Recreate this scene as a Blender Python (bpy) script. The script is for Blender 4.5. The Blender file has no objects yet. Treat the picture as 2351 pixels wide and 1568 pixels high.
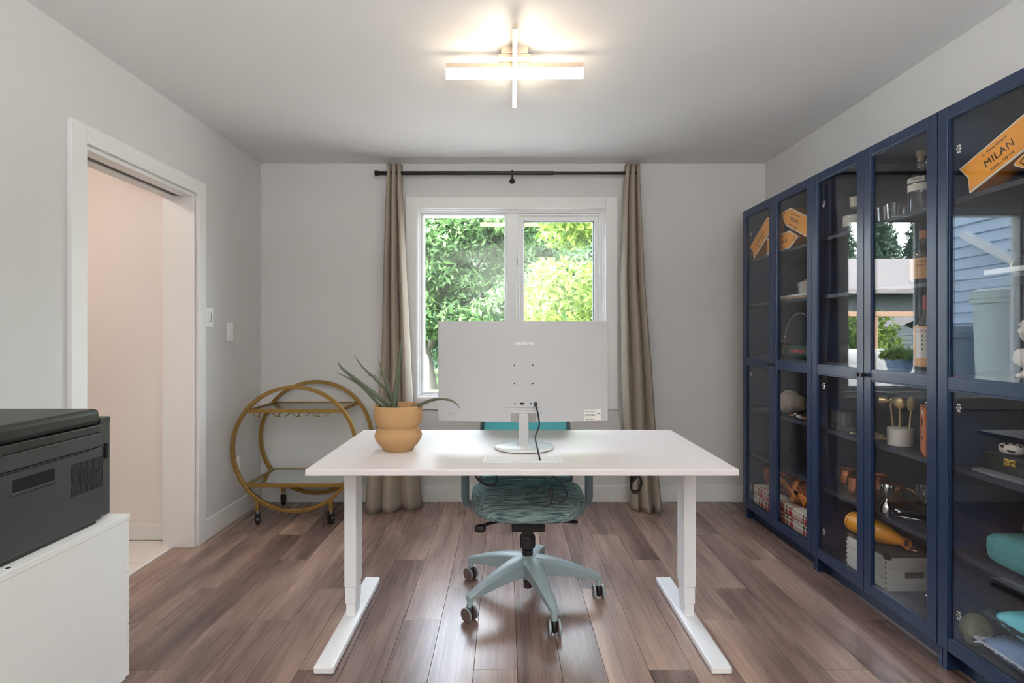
import bpy, bmesh, math, random
from mathutils import Vector, Matrix, noise as mnoise
random.seed(7)
PI = math.pi
S = bpy.context.scene
COL = S.collection

# ------------------------------------------------------------------ camera
F, CX, CY, CH = 1215.0, 1160.0, 767.0, 1.21          # focal length and vanishing point in 2351x1568 pixels, eye height
cam = bpy.data.cameras.new('camera'); co = bpy.data.objects.new('camera', cam); COL.objects.link(co)
co.location = (0, 0, CH); co.rotation_euler = (PI/2, 0, 0)
cam.sensor_fit = 'HORIZONTAL'; cam.sensor_width = 36; cam.lens = 36*F/2351
cam.shift_x = (1175.5-CX)/2351; cam.shift_y = (CY-784)/2351
cam.clip_start = .05; cam.clip_end = 200
S.camera = co
def at(px, py, Y): return Vector(((px-CX)/F*Y, Y, CH-(py-CY)/F*Y))

# ------------------------------------------------------------------ world, sun, exposure
S.view_settings.view_transform = 'Standard'; S.view_settings.look = 'None'
S.view_settings.gamma = 1; S.view_settings.use_curve_mapping = False
S.view_settings.exposure = 0.14
S.cycles.transparent_max_bounces = 32
S.cycles.max_bounces = 12; S.cycles.diffuse_bounces = 6
w = bpy.data.worlds.new('world'); S.world = w; w.use_nodes = True
nt = w.node_tree; bg = nt.nodes['Background']
sky = nt.nodes.new('ShaderNodeTexSky'); sky.sky_type = 'NISHITA'; sky.sun_disc = False
sky.sun_elevation = math.radians(46); sky.sun_rotation = math.radians(230); sky.air_density = 1.2; sky.dust_density = 3.0; sky.ozone_density = 1.0
hs = nt.nodes.new('ShaderNodeHueSaturation'); hs.inputs['Saturation'].default_value = .35      # hazy, milky summer sky
nt.links.new(sky.outputs[0], hs.inputs['Color']); nt.links.new(hs.outputs[0], bg.inputs[0]); bg.inputs[1].default_value = 4.6
SUN = Vector((-.55, -.35, .78)).normalized()
sl = bpy.data.lights.new('sun', 'SUN'); sl.energy = 8.0; sl.angle = .01; sl.color = (1, .95, .86)
so = bpy.data.objects.new('sun', sl); COL.objects.link(so); so.rotation_euler = SUN.to_track_quat('Z', 'Y').to_euler(); so.location = (0, 0, 12)
def area(name, loc, rot, sx, sy, e, col):
    l = bpy.data.lights.new(name, 'AREA'); l.shape = 'RECTANGLE'; l.size = sx; l.size_y = sy; l.energy = e; l.color = col
    o = bpy.data.objects.new(name, l); COL.objects.link(o); o.location = loc; o.rotation_euler = rot
    return o
# ------------------------------------------------------------------ materials
def lin(c): return tuple((x/12.92 if x <= .04045 else ((x+.055)/1.055)**2.4) for x in c)
def rgb(r, g, b): return lin((r/255, g/255, b/255))
MATS = {}
def mat(name, col, rough=.5, metal=0.0, var=.05, vscale=8, bump=0.0, bscale=200, spec=.5, coat=0, trans=0, emit=None, estr=0, stretch=None):
    m = bpy.data.materials.new(name); m.use_nodes = True; n = m.node_tree.nodes; L = m.node_tree.links
    p = n['Principled BSDF']
    p.inputs['Roughness'].default_value = rough; p.inputs['Metallic'].default_value = metal
    p.inputs['Specular IOR Level'].default_value = spec; p.inputs['Coat Weight'].default_value = coat
    tc = n.new('ShaderNodeTexCoord'); mp = n.new('ShaderNodeMapping'); L.new(tc.outputs['Object'], mp.inputs[0])
    if stretch: mp.inputs['Scale'].default_value = stretch
    nz = n.new('ShaderNodeTexNoise'); nz.inputs['Scale'].default_value = vscale; nz.inputs['Detail'].default_value = 4
    L.new(mp.outputs[0], nz.inputs['Vector'])
    mx = n.new('ShaderNodeMix'); mx.data_type = 'RGBA'
    mx.inputs['A'].default_value = (*[c*(1-var) for c in col], 1); mx.inputs['B'].default_value = (*[min(1, c*(1+var)) for c in col], 1)
    L.new(nz.outputs[0], mx.inputs['Factor']); L.new(mx.outputs['Result'], p.inputs['Base Color'])
    if bump:
        b2 = n.new('ShaderNodeTexNoise'); b2.inputs['Scale'].default_value = bscale; b2.inputs['Detail'].default_value = 3
        L.new(mp.outputs[0], b2.inputs['Vector'])
        bp = n.new('ShaderNodeBump'); bp.inputs['Strength'].default_value = bump; bp.inputs['Distance'].default_value = .002
        L.new(b2.outputs[0], bp.inputs['Height']); L.new(bp.outputs[0], p.inputs['Normal'])
    if trans:
        t = n.new('ShaderNodeBsdfTranslucent'); L.new(mx.outputs['Result'], t.inputs[0])
        ms = n.new('ShaderNodeMixShader'); ms.inputs[0].default_value = trans
        L.new(p.outputs[0], ms.inputs[1]); L.new(t.outputs[0], ms.inputs[2]); L.new(ms.outputs[0], n['Material Output'].inputs[0])
    if emit: p.inputs['Emission Color'].default_value = (*emit, 1); p.inputs['Emission Strength'].default_value = estr
    MATS[name] = m; return m
def glass(name, tint=(1, 1, 1), f0=.04, edge=1.0, rough=0.0):
    m = bpy.data.materials.new(name); m.use_nodes = True; n = m.node_tree.nodes; L = m.node_tree.links
    n.remove(n['Principled BSDF'])
    lw = n.new('ShaderNodeLayerWeight'); lw.inputs[0].default_value = .5
    pw = n.new('ShaderNodeMath'); pw.operation = 'POWER'; pw.inputs[1].default_value = 5/edge; L.new(lw.outputs['Facing'], pw.inputs[0])
    ma = n.new('ShaderNodeMath'); ma.operation = 'MULTIPLY_ADD'; ma.inputs[1].default_value = 1-f0; ma.inputs[2].default_value = f0; L.new(pw.outputs[0], ma.inputs[0])
    t = n.new('ShaderNodeBsdfTransparent'); t.inputs[0].default_value = (*tint, 1)
    g = n.new('ShaderNodeBsdfGlossy'); g.inputs['Roughness'].default_value = rough
    ms = n.new('ShaderNodeMixShader'); L.new(ma.outputs[0], ms.inputs[0]); L.new(t.outputs[0], ms.inputs[1]); L.new(g.outputs[0], ms.inputs[2])
    L.new(ms.outputs[0], n['Material Output'].inputs[0])
    MATS[name] = m; return m
def emitm(name, col, s):
    m = bpy.data.materials.new(name); m.use_nodes = True; n = m.node_tree.nodes; L = m.node_tree.links
    n.remove(n['Principled BSDF']); e = n.new('ShaderNodeEmission'); e.inputs[0].default_value = (*col, 1); e.inputs[1].default_value = s
    L.new(e.outputs[0], n['Material Output'].inputs[0]); return m

wall_m = mat('wall_paint', rgb(206, 206, 205), .75, var=.012, vscale=3, bump=.12, bscale=350)
ceil_m = mat('ceiling_paint', rgb(218, 218, 217), .85, var=.012, vscale=2, bump=.12, bscale=300)
trim_m = mat('trim_paint', rgb(226, 226, 225), .45, var=.01)
hall_m = mat('hall_paint', rgb(226, 221, 218), .75, var=.01)
vinyl_m = mat('window_vinyl', rgb(232, 234, 236), .35, var=.01)
desk_m = mat('desk_laminate', rgb(222, 217, 216), .46, var=.012, vscale=5, bump=.05, bscale=600)
white_m = mat('white_powder_coat', rgb(240, 242, 243), .42, var=.01, bump=.05, bscale=700)
cab_m = mat('cabinet_white', rgb(234, 236, 234), .5, var=.01)
mon_m = mat('monitor_white', rgb(180, 181, 182), .45, var=.012, bump=.06, bscale=900)
mong_m = mat('monitor_gloss', rgb(224, 226, 226), .18, var=.01)
black_m = mat('black_plastic', rgb(26, 26, 28), .45, var=.08, bump=.1, bscale=500)
hole_m = mat('dark_hole', rgb(10, 10, 11), .9, var=.05)
prn_m = mat('printer_plastic', rgb(58, 58, 60), .55, var=.05, bump=.2, bscale=900)
prd_m = mat('printer_lid', rgb(34, 34, 34), .42, var=.05, bump=.15, bscale=900)
gold_m = mat('brass_paint', rgb(158, 126, 68), .38, .75, var=.08, vscale=20)
curt_m = mat('curtain_linen', rgb(158, 148, 136), .9, var=.06, vscale=60, bump=.35, bscale=900, spec=.1)
rod_m = mat('rod_black', rgb(24, 23, 23), .35, .4)
pot_m = mat('terracotta', rgb(178, 142, 100), .85, var=.06, vscale=14, bump=.25, bscale=500, spec=.2)
soil_m = mat('soil', rgb(58, 42, 30), .95, var=.4, vscale=60, bump=1, bscale=90)
aloe_m = mat('aloe_skin', rgb(84, 92, 74), .5, var=.3, vscale=30, bump=.1, bscale=100)
frame_m = mat('chair_grey', rgb(150, 168, 172), .42, var=.03)
arm_m = mat('chair_arm', rgb(98, 118, 124), .45, var=.03)
mesh_m = mat('chair_mesh', rgb(150, 214, 216), .8, var=.05, vscale=300, bump=.4, bscale=1500, trans=.6)
caster_m = mat('caster_rubber', rgb(98, 82, 78), .5, var=.05)
chrome_m = mat('chrome', (.75, .75, .76), .12, 1, var=.02)
silver_m = mat('silver', (.62, .63, .64), .2, 1, var=.04)
copper_m = mat('copper', rgb(226, 150, 110), .2, 1, var=.05)
hammer_m = mat('hammered_copper', rgb(222, 144, 104), .2, 1, var=.1, bump=1.0, bscale=90)
brass_m = mat('brushed_brass', rgb(206, 184, 130), .3, 1, var=.04)
navy_m = mat('navy_lacquer', rgb(28, 46, 76), .30, var=.03, spec=.5)
navyin_m = mat('navy_interior', rgb(30, 38, 54), .5, var=.03)
pane_m = glass('door_glass', (.97, .98, .985), .052)
wpane_m = glass('window_glass', (.98, .99, .985), .045)
clear_m = glass('clear_glass', (.97, .98, .98), .06, 2.4)
green_m = glass('green_bottle_glass', (.34, .46, .33), .06, 2.0)
amber_m = glass('amber_glass', (.62, .36, .18), .06, 2.0)
tinted_m = glass('gin_glass', (.55, .62, .72), .06, 2.0)
shelfg_m = glass('cart_glass', (.86, .9, .88), .06)
mirror_m = mat('cart_mirror', (.62, .66, .64), .03, 1, var=.01)
orange_m = mat('tin_orange', rgb(240, 158, 28), .4, var=.03)
orang2_m = mat('tin_orange_side', rgb(206, 122, 24), .35, .2, var=.06)
ink_m = mat('ink', rgb(40, 34, 30), .6)
red_m = mat('ink_red', rgb(190, 44, 36), .6)
paper_m = mat('paper', rgb(226, 222, 212), .7, var=.02)
papero_m = mat('paper_orange', rgb(222, 168, 110), .7, var=.05)
marble_m = mat('marble', rgb(224, 220, 214), .35, var=.07, vscale=12)
wood_m = mat('light_wood', rgb(196, 160, 112), .6, var=.15, vscale=10, stretch=(1, .1, 8))
rwood_m = mat('reddish_wood', rgb(206, 116, 72), .5, var=.1, vscale=12, stretch=(6, 6, .6))
rock_m = mat('rock', rgb(196, 178, 158), .9, var=.25, vscale=18, bump=1, bscale=60)
crate_m = mat('washed_wood', rgb(206, 202, 194), .8, var=.25, vscale=10, bump=.6, bscale=40, stretch=(1, .6, 9))
crated_m = mat('crate_dark', rgb(64, 58, 54), .7, var=.2)
teal_m = mat('teal_fleece', rgb(84, 142, 146), .95, var=.2, vscale=150, bump=1, bscale=260, spec=.1)
turq_m = mat('turquoise_satin', rgb(110, 204, 216), .6, var=.1)
denim_m = mat('denim', rgb(120, 142, 176), .9, var=.15, vscale=60, bump=.4, bscale=700, spec=.1)
fringe_m = mat('fringe', rgb(196, 200, 214), .9, var=.15)
olive_m = mat('olive_weave', rgb(120, 118, 92), .9, var=.3, vscale=40, bump=.4, bscale=200)
darkfr_m = mat('dark_fringe', rgb(40, 62, 70), .9, var=.3)
gtin_m = mat('green_tin', rgb(30, 76, 58), .4, var=.05)
tile_m = mat('marble_tile', rgb(232, 228, 222), .25, var=.05, vscale=4)
sub_m = mat('subfloor', rgb(40, 32, 27), .9)

def wood_floor():
    m = bpy.data.materials.new('walnut_laminate'); m.use_nodes = True; n = m.node_tree.nodes; L = m.node_tree.links
    p = n['Principled BSDF']
    tc = n.new('ShaderNodeTexCoord'); oi = n.new('ShaderNodeObjectInfo')
    sc = n.new('ShaderNodeVectorMath'); sc.operation = 'SCALE'; sc.inputs[0].default_value = (37, 91, 53); L.new(oi.outputs['Random'], sc.inputs['Scale'])
    ad = n.new('ShaderNodeVectorMath'); ad.operation = 'ADD'; L.new(tc.outputs['Object'], ad.inputs[0]); L.new(sc.outputs[0], ad.inputs[1])
    def nz(scale, vec, det=3, dist=0, rough=.5):
        mp = n.new('ShaderNodeMapping'); mp.inputs['Scale'].default_value = vec; L.new(ad.outputs[0], mp.inputs[0])
        t = n.new('ShaderNodeTexNoise'); t.inputs['Scale'].default_value = scale; t.inputs['Detail'].default_value = det
        t.inputs['Distortion'].default_value = dist; t.inputs['Roughness'].default_value = rough
        L.new(mp.outputs[0], t.inputs['Vector']); return t.outputs[0]
    def math_(op, a, b=None, c=None):
        t = n.new('ShaderNodeMath'); t.operation = op
        for i, v in enumerate((a, b, c)):
            if v is None: continue
            if isinstance(v, (int, float)): t.inputs[i].default_value = v
            else: L.new(v, t.inputs[i])
        return t.outputs[0]
    big = nz(1.0, (4.2, .55, 1), 1.5, .5)
    rings = math_('MULTIPLY_ADD', math_('SINE', math_('MULTIPLY', big, 40)), .5, .5)
    rings = math_('POWER', rings, 2.2)
    mask = nz(1.0, (5, .8, 1), 2, .4)
    mask = math_('MULTIPLY', math_('SUBTRACT', mask, .34), 3.0)
    mask = math_('MAXIMUM', math_('MINIMUM', mask, 1.0), .1)
    fine = nz(1.0, (110, 2.2, 1), 3)
    cloud = nz(1.0, (5, .7, 1), 3, .8)
    v = math_('ADD', math_('MULTIPLY', cloud, .85), math_('MULTIPLY', fine, .20))
    v = math_('SUBTRACT', v, math_('MULTIPLY', math_('MULTIPLY', rings, mask), .12))
    v = math_('ADD', v, math_('MULTIPLY', oi.outputs['Random'], .22))
    cr = n.new('ShaderNodeValToRGB'); L.new(v, cr.inputs[0])
    e = cr.color_ramp.elements
    e[0].position = .34; e[0].color = (*rgb(76, 60, 55), 1)
    e[1].position = .98; e[1].color = (*rgb(204, 174, 150), 1)
    for pos, c in ((.53, rgb(116, 94, 86)), (.66, rgb(142, 118, 108)), (.80, rgb(164, 139, 125))):
        k = e.new(pos); k.color = (*c, 1)
    L.new(cr.outputs[0], p.inputs['Base Color'])
    L.new(math_('MULTIPLY_ADD', fine, .14, .21), p.inputs['Roughness'])
    p.inputs['Specular IOR Level'].default_value = .55
    bp = n.new('ShaderNodeBump'); bp.inputs['Strength'].default_value = .12; bp.inputs['Distance'].default_value = .001
    L.new(fine, bp.inputs['Height']); L.new(bp.outputs[0], p.inputs['Normal'])
    return m
floor_m = wood_floor()

def streak_fabric():
    m = mat('chair_fabric', rgb(104, 134, 136), .92, spec=.1); n = m.node_tree.nodes; L = m.node_tree.links; p = n['Principled BSDF']
    tc = n.new('ShaderNodeTexCoord'); mp = n.new('ShaderNodeMapping'); mp.inputs['Scale'].default_value = (14, 160, 260); L.new(tc.outputs['Object'], mp.inputs[0])
    t = n.new('ShaderNodeTexNoise'); t.inputs['Scale'].default_value = 1; t.inputs['Detail'].default_value = 2; L.new(mp.outputs[0], t.inputs['Vector'])
    cr = n.new('ShaderNodeValToRGB'); e = cr.color_ramp.elements; e[0].position = .35; e[0].color = (*rgb(62, 82, 86), 1); e[1].position = .66; e[1].color = (*rgb(150, 172, 170), 1)
    L.new(t.outputs[0], cr.inputs[0]); L.new(cr.outputs[0], p.inputs['Base Color']); return m
fabric_m = streak_fabric()

def plaid():
    m = mat('tartan_blanket', (1, 1, 1), .95, spec=.1, bump=.3, bscale=600); n = m.node_tree.nodes; L = m.node_tree.links; p = n['Principled BSDF']
    tc = n.new('ShaderNodeTexCoord'); sp = n.new('ShaderNodeSeparateXYZ'); L.new(tc.outputs['Object'], sp.inputs[0])
    ax = n.new('ShaderNodeMath'); ax.operation = 'ADD'; L.new(sp.outputs[0], ax.inputs[0]); L.new(sp.outputs[2], ax.inputs[1])
    def ramp(src, freq, stops):
        a = n.new('ShaderNodeMath'); a.operation = 'MULTIPLY'; a.inputs[1].default_value = freq; L.new(src, a.inputs[0])
        b = n.new('ShaderNodeMath'); b.operation = 'FRACT'; L.new(a.outputs[0], b.inputs[0])
        cr = n.new('ShaderNodeValToRGB'); cr.color_ramp.interpolation = 'CONSTANT'; e = cr.color_ramp.elements
        e[0].position = 0; e[0].color = (*stops[0][1], 1); e[1].position = stops[1][0]; e[1].color = (*stops[1][1], 1)
        for q, c in stops[2:]: k = e.new(q); k.color = (*c, 1)
        L.new(b.outputs[0], cr.inputs[0]); return cr.outputs[0]
    cream, red, grn, blk = rgb(226, 216, 200), rgb(168, 60, 52), rgb(52, 84, 66), rgb(60, 50, 50)
    st = [(0, cream), (.4, red), (.55, cream), (.6, grn), (.68, cream), (.74, red), (.9, cream), (.94, blk)]
    a = ramp(sp.outputs[1], 4.0, st); b = ramp(ax.outputs[0], 5.6, st)
    mx = n.new('ShaderNodeMix'); mx.data_type = 'RGBA'; mx.inputs['Factor'].default_value = .45; L.new(a, mx.inputs['A']); L.new(b, mx.inputs['B'])
    L.new(mx.outputs['Result'], p.inputs['Base Color']); return m
plaid_m = plaid()
def paisley():
    m = mat('paisley_print', (1, 1, 1), .8, spec=.2); n = m.node_tree.nodes; L = m.node_tree.links; p = n['Principled BSDF']
    tc = n.new('ShaderNodeTexCoord'); t = n.new('ShaderNodeTexNoise'); t.inputs['Scale'].default_value = 13; t.inputs['Detail'].default_value = 1; t.inputs['Distortion'].default_value = 2.5
    L.new(tc.outputs['Object'], t.inputs['Vector']); cr = n.new('ShaderNodeValToRGB'); cr.color_ramp.interpolation = 'CONSTANT'; e = cr.color_ramp.elements
    e[0].position = 0; e[0].color = (*rgb(58, 70, 44), 1); e[1].position = .4; e[1].color = (*rgb(140, 44, 38), 1)
    for q, c in ((.48, rgb(184, 108, 60)), (.53, rgb(120, 40, 40)), (.6, rgb(80, 92, 52)), (.66, rgb(206, 150, 90))):
        k = e.new(q); k.color = (*c, 1)
    L.new(t.outputs[0], cr.inputs[0]); L.new(cr.outputs[0], p.inputs['Base Color']); return m
paisley_m = paisley()
ribbon_m = mat('ribbon_orange', rgb(206, 120, 34), .5, var=.15, vscale=40)

def leafm(name, c1, c2, tr=.45):
    m = bpy.data.materials.new(name); m.use_nodes = True; n = m.node_tree.nodes; L = m.node_tree.links; p = n['Principled BSDF']
    g = n.new('ShaderNodeNewGeometry'); mx = n.new('ShaderNodeMix'); mx.data_type = 'RGBA'
    mx.inputs['A'].default_value = (*c1, 1); mx.inputs['B'].default_value = (*c2, 1); L.new(g.outputs['Random Per Island'], mx.inputs['Factor'])
    L.new(mx.outputs['Result'], p.inputs['Base Color']); p.inputs['Roughness'].default_value = .5
    t = n.new('ShaderNodeBsdfTranslucent'); L.new(mx.outputs['Result'], t.inputs[0])
    ms = n.new('ShaderNodeMixShader'); ms.inputs[0].default_value = tr; L.new(p.outputs[0], ms.inputs[1]); L.new(t.outputs[0], ms.inputs[2])
    L.new(ms.outputs[0], n['Material Output'].inputs[0]); return m
leaf1 = leafm('leaf_green', rgb(36, 70, 36), rgb(100, 136, 80))
leaf2 = leafm('leaf_lime', rgb(66, 100, 36), rgb(140, 164, 74))
leaf3 = leafm('leaf_dark', rgb(30, 60, 36), rgb(74, 112, 70))
needle = leafm('needles', rgb(58, 84, 70), rgb(104, 130, 110), .2)
bark_m = mat('bark', rgb(66, 62, 58), .95, var=.35, vscale=20, bump=1, bscale=30, stretch=(3, 3, .6))
grass_m = mat('lawn_grass', rgb(62, 90, 44), .95, var=.3, vscale=20, bump=1, bscale=120)
siding_m = mat('blue_siding', rgb(178, 194, 214), .6, var=.04)
gsiding_m = mat('grey_siding', rgb(96, 104, 112), .7, var=.05)
shingle_m = mat('roof_shingle', rgb(150, 146, 146), .95, var=.2, vscale=40, stretch=(1, 1, 1))
cedar_m = mat('cedar_rail', rgb(190, 156, 130), .8, var=.12, vscale=12)
fence_m = mat('dark_fence', rgb(58, 78, 70), .9, var=.15)
soffit_m = mat('soffit', rgb(214, 216, 216), .7)
binl_m = mat('pale_bin', rgb(196, 208, 206), .5, var=.03)
bing_m = mat('grey_bin', rgb(128, 140, 152), .55, var=.04)
cloth_m = mat('white_cloth', rgb(236, 234, 232), .9, var=.02)
hose_m = mat('hose_blue', rgb(38, 92, 130), .5)
pink_m = mat('valve_pink', rgb(186, 80, 130), .5)

# ------------------------------------------------------------------ mesh builder
class B:
    def __init__(s): s.v = []; s.f = []
    def add(s, vs, fs, M=None):
        k = len(s.v)
        s.v += [tuple(M @ Vector(p)) if M else tuple(p) for p in vs]
        s.f += [tuple(i+k for i in f) for f in fs]; return s
    def box(s, x0, x1, y0, y1, z0, z1, M=None):
        vs = [(x, y, z) for z in (z0, z1) for y in (y0, y1) for x in (x0, x1)]
        return s.add(vs, [(0, 2, 3, 1), (4, 5, 7, 6), (0, 1, 5, 4), (2, 6, 7, 3), (0, 4, 6, 2), (1, 3, 7, 5)], M)
    def prism(s, pts, z0, z1, M=None):
        n = len(pts); vs = [(x, y, z0) for x, y in pts]+[(x, y, z1) for x, y in pts]
        fs = [tuple(range(n))[::-1], tuple(range(n, 2*n))]+[(i, (i+1) % n, n+(i+1) % n, n+i) for i in range(n)]
        return s.add(vs, fs, M)
    def lathe(s, prof, n=24, M=None, cap=True):
        vs = []; fs = []
        for r, z in prof:
            for i in range(n):
                a = 2*PI*i/n; vs.append((r*math.cos(a), r*math.sin(a), z))
        for j in range(len(prof)-1):
            for i in range(n):
                fs.append((j*n+i, j*n+(i+1) % n, (j+1)*n+(i+1) % n, (j+1)*n+i))
        if cap:
            fs.append(tuple(range(n))[::-1]); fs.append(tuple((len(prof)-1)*n+i for i in range(n)))
        return s.add(vs, fs, M)
    def tube(s, pts, r, n=8, closed=False, ry=None, sq=False, cap=True):
        pts = [Vector(p) for p in pts]; m = len(pts); rs = r if isinstance(r, (list, tuple)) else [r]*m
        T = []
        for i in range(m):
            a = pts[(i+1) % m] if (closed or i < m-1) else pts[i]
            b = pts[i-1] if (closed or i > 0) else pts[i]
            T.append((a-b).normalized())
        up = Vector((0, 0, 1)) if abs(T[0].z) < .9 else Vector((0, 1, 0))
        N = (up-T[0]*up.dot(T[0])).normalized(); vs = []
        for i in range(m):
            N = (N-T[i]*N.dot(T[i])).normalized(); Bn = T[i].cross(N)
            for k in range(n):
                a = 2*PI*(k+.5)/n; c, d = math.cos(a), math.sin(a)
                if sq: c, d = (1 if c > 0 else -1), (1 if d > 0 else -1)
                vs.append(pts[i]+N*(c*(ry or rs[i]))+Bn*(d*rs[i]))
        fs = []
        for i in range(m if closed else m-1):
            j = (i+1) % m
            for k in range(n): fs.append((i*n+k, i*n+(k+1) % n, j*n+(k+1) % n, j*n+k))
        if not closed and cap:
            fs.append(tuple(range(n))[::-1]); fs.append(tuple((m-1)*n+k for k in range(n)))
        return s.add(vs, fs)
    def grid(s, fn, nu, nv, closeu=False, M=None):
        vs = [fn(i/nu, j/nv) for j in range(nv+1) for i in range(nu if closeu else nu+1)]
        w_ = nu if closeu else nu+1; fs = []
        for j in range(nv):
            for i in range(nu):
                fs.append((j*w_+i, j*w_+(i+1) % w_, (j+1)*w_+(i+1) % w_, (j+1)*w_+i))
        return s.add(vs, fs, M)
    def sell(s, c, rx, ry, rz, e1=1.0, e2=1.0, nu=24, nv=14, M=None, fn=None):
        sg = lambda x, e: math.copysign(abs(x)**e, x)
        def g(u, v):
            a = 2*PI*u; b = -PI/2+PI*(.002+.996*v)
            p = Vector((rx*sg(math.cos(b), e1)*sg(math.cos(a), e2), ry*sg(math.cos(b), e1)*sg(math.sin(a), e2), rz*sg(math.sin(b), e1)))
            if fn: p = fn(p)
            return p+Vector(c)
        k = len(s.v); s.grid(g, nu, nv, True, M)
        s.f.append(tuple(k+i for i in range(nu))[::-1]); s.f.append(tuple(k+nv*nu+i for i in range(nu))); return s
    def obj(s, name, m, parent=None, smooth=None, bevel=0, solid=0, seg=2, loc=None):
        me = bpy.data.meshes.new(name); me.from_pydata(s.v, [], s.f)
        bm = bmesh.new(); bm.from_mesh(me); bmesh.ops.recalc_face_normals(bm, faces=bm.faces); bm.to_mesh(me); bm.free()
        me.materials.append(m)
        if smooth:
            me.shade_smooth(); me.set_sharp_from_angle(angle=math.radians(smooth))
        o = bpy.data.objects.new(name, me); COL.objects.link(o)
        if loc is not None: o.location = loc
        if solid: q = o.modifiers.new('solid', 'SOLIDIFY'); q.thickness = solid; q.offset = 0
        if bevel:
            q = o.modifiers.new('bevel', 'BEVEL'); q.width = bevel; q.segments = seg; q.limit_method = 'ANGLE'; q.angle_limit = math.radians(40)
        if parent: o.parent = parent
        return o
def box(x0, x1, y0, y1, z0, z1): return B().box(x0, x1, y0, y1, z0, z1)
def tag(o, label, cat, group=None):
    o['label'] = label; o['category'] = cat
    if group: o['group'] = group
    return o
def thing(name, label, cat, loc=(0, 0, 0), rz=0, group=None):
    o = bpy.data.objects.new(name, None); o.empty_display_size = .05; COL.objects.link(o); o.location = loc; o.rotation_euler = (0, 0, rz)
    return tag(o, label, cat, group)
def struct(o, label=None):
    o['kind'] = 'structure'
    if label: o['label'] = label
    return o
def structe(name, loc=(0, 0, 0)):
    o = bpy.data.objects.new(name, None); o.empty_display_size = .05; COL.objects.link(o); o.location = loc; o['kind'] = 'structure'; return o
def frame(o, u, v):
    u = Vector(u).normalized(); v = Vector(v).normalized(); w_ = u.cross(v)
    return Matrix(((u.x, v.x, w_.x, o[0]), (u.y, v.y, w_.y, o[1]), (u.z, v.z, w_.z, o[2]), (0, 0, 0, 1)))
def text(name, body, size, m, parent, M, ext=.0006, spacing=1.0, sx=1.0, align='CENTER'):
    c = bpy.data.curves.new(name, 'FONT'); c.body = body; c.size = size; c.extrude = ext; c.align_x = align; c.align_y = 'CENTER'; c.space_character = spacing; c.resolution_u = 3
    t = bpy.data.objects.new('tmp', c); COL.objects.link(t)
    bpy.context.view_layer.update()
    me = bpy.data.meshes.new_from_object(t.evaluated_get(bpy.context.evaluated_depsgraph_get()))
    bpy.data.objects.remove(t); bpy.data.curves.remove(c)
    me.transform(M @ Matrix.Diagonal((sx, 1, 1, 1))); me.materials.clear(); me.materials.append(m)
    o = bpy.data.objects.new(name, me); COL.objects.link(o); o.parent = parent; return o

# ------------------------------------------------------------------ the room
XL, XR, YB, YR, ZC = -1.767, 1.877, 3.82, -1.45, 2.44
# floor: individual laminate planks
fl = structe('floor')
box(-1.885, XR+.15, YR-.15, YB+.14, -.06, -.0135).obj('subfloor', sub_m, fl)
PWd, PL, E0 = .158, 1.288, -.43
offs = {0: 2.838, 1: 3.196, 2: 2.517, 3: 2.241}
pmesh = {}
for k in range(-15, 10):
    x1 = E0-PWd*k; x0 = x1-PWd
    xa, xb = max(x0, -1.885), min(x1, XR-.004)
    if xb-xa < .02: continue
    y = offs[k % 4]-4*PL
    while y < YB:
        ya, yb = max(y, YR+.01), min(y+PL, YB-.004)
        if yb-ya > .03:
            parts = [(xa, xb, ya, yb)]
            if xa < XL:                       # the outermost board only runs on inside the doorway
                parts = []
                if xb > XL: parts += [(max(xa, XL), xb, ya, yb)]
                if ya < 3.015 and yb > 2.22 and False: pass
            for (a, b_, c, d) in parts:
                key = (round(b_-a, 4), round(d-c, 4))
                if key not in pmesh:
                    W, Ln = key; q = B(); e = .0011
                    vs = []
                    for z, i in ((-.013, .0005), (-.0012, .0005), (0, e)):
                        vs += [(i, i, z), (W-i, i, z), (W-i, Ln-i, z), (i, Ln-i, z)]
                    q.add(vs, [(3, 2, 1, 0), (8, 9, 10, 11)]+[(4*j+i, 4*j+(i+1) % 4, 4*j+4+(i+1) % 4, 4*j+4+i) for j in (0, 1) for i in range(4)])
                    o = q.obj('plank', floor_m, fl); o.location = (a, c, 0); pmesh[key] = o.data
                else:
                    o = bpy.data.objects.new('plank', pmesh[key]); COL.objects.link(o); o.parent = fl; o.location = (a, c, 0)
        y += PL
o = box(0, .113, 0, .79, -.013, 0).obj('plank', floor_m, fl); o.location = (-1.8805, 2.225, 0)
# shell
struct(B().box(XL-.18, XR+.15, YR, YB+.12, ZC, ZC+.18).obj('ceiling', ceil_m), 'flat pale grey painted ceiling')
struct(B().box(XL-3, XR+1.0, YR-1.4, YB+.15, ZC+.19, ZC+.3).obj('sun_block_roof', soffit_m), 'unseen roof slab with deep eaves added to block the sun')  # out of view, eaves drawn out to keep direct sun off the room
WX0, WX1, WZ0, WZ1 = -.640, .728, .745, 2.118            # window opening
struct(B().box(XL-.18, WX0, YB, YB+.14, -.0134, ZC).box(WX1, XR+.15, YB, YB+.14, -.0134, ZC).box(WX0, WX1, YB, YB+.14, -.0134, WZ0).box(WX0, WX1, YB, YB+.14, WZ1, ZC).obj('wall_back', wall_m), 'light grey wall with the window')
DY0, DY1, DZ = 2.215, 3.02, 2.01
struct(B().box(XL-.178, XL, YR, DY0, -.0134, ZC).box(XL-.178, XL, DY1, YB, -.0134, ZC).box(XL-.178, XL, DY0, DY1, DZ, ZC).obj('wall_left', wall_m), 'light grey wall with the doorway')
struct(B().box(XR, XR+.15, YR, YB, -.0134, ZC).obj('wall_right', wall_m), 'light grey wall behind the bookcases')
struct(B().box(XL-.178, XR+.15, YR-.15, YR, -.0134, ZC).obj('wall_rear', wall_m), 'plain wall behind the camera')
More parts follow.
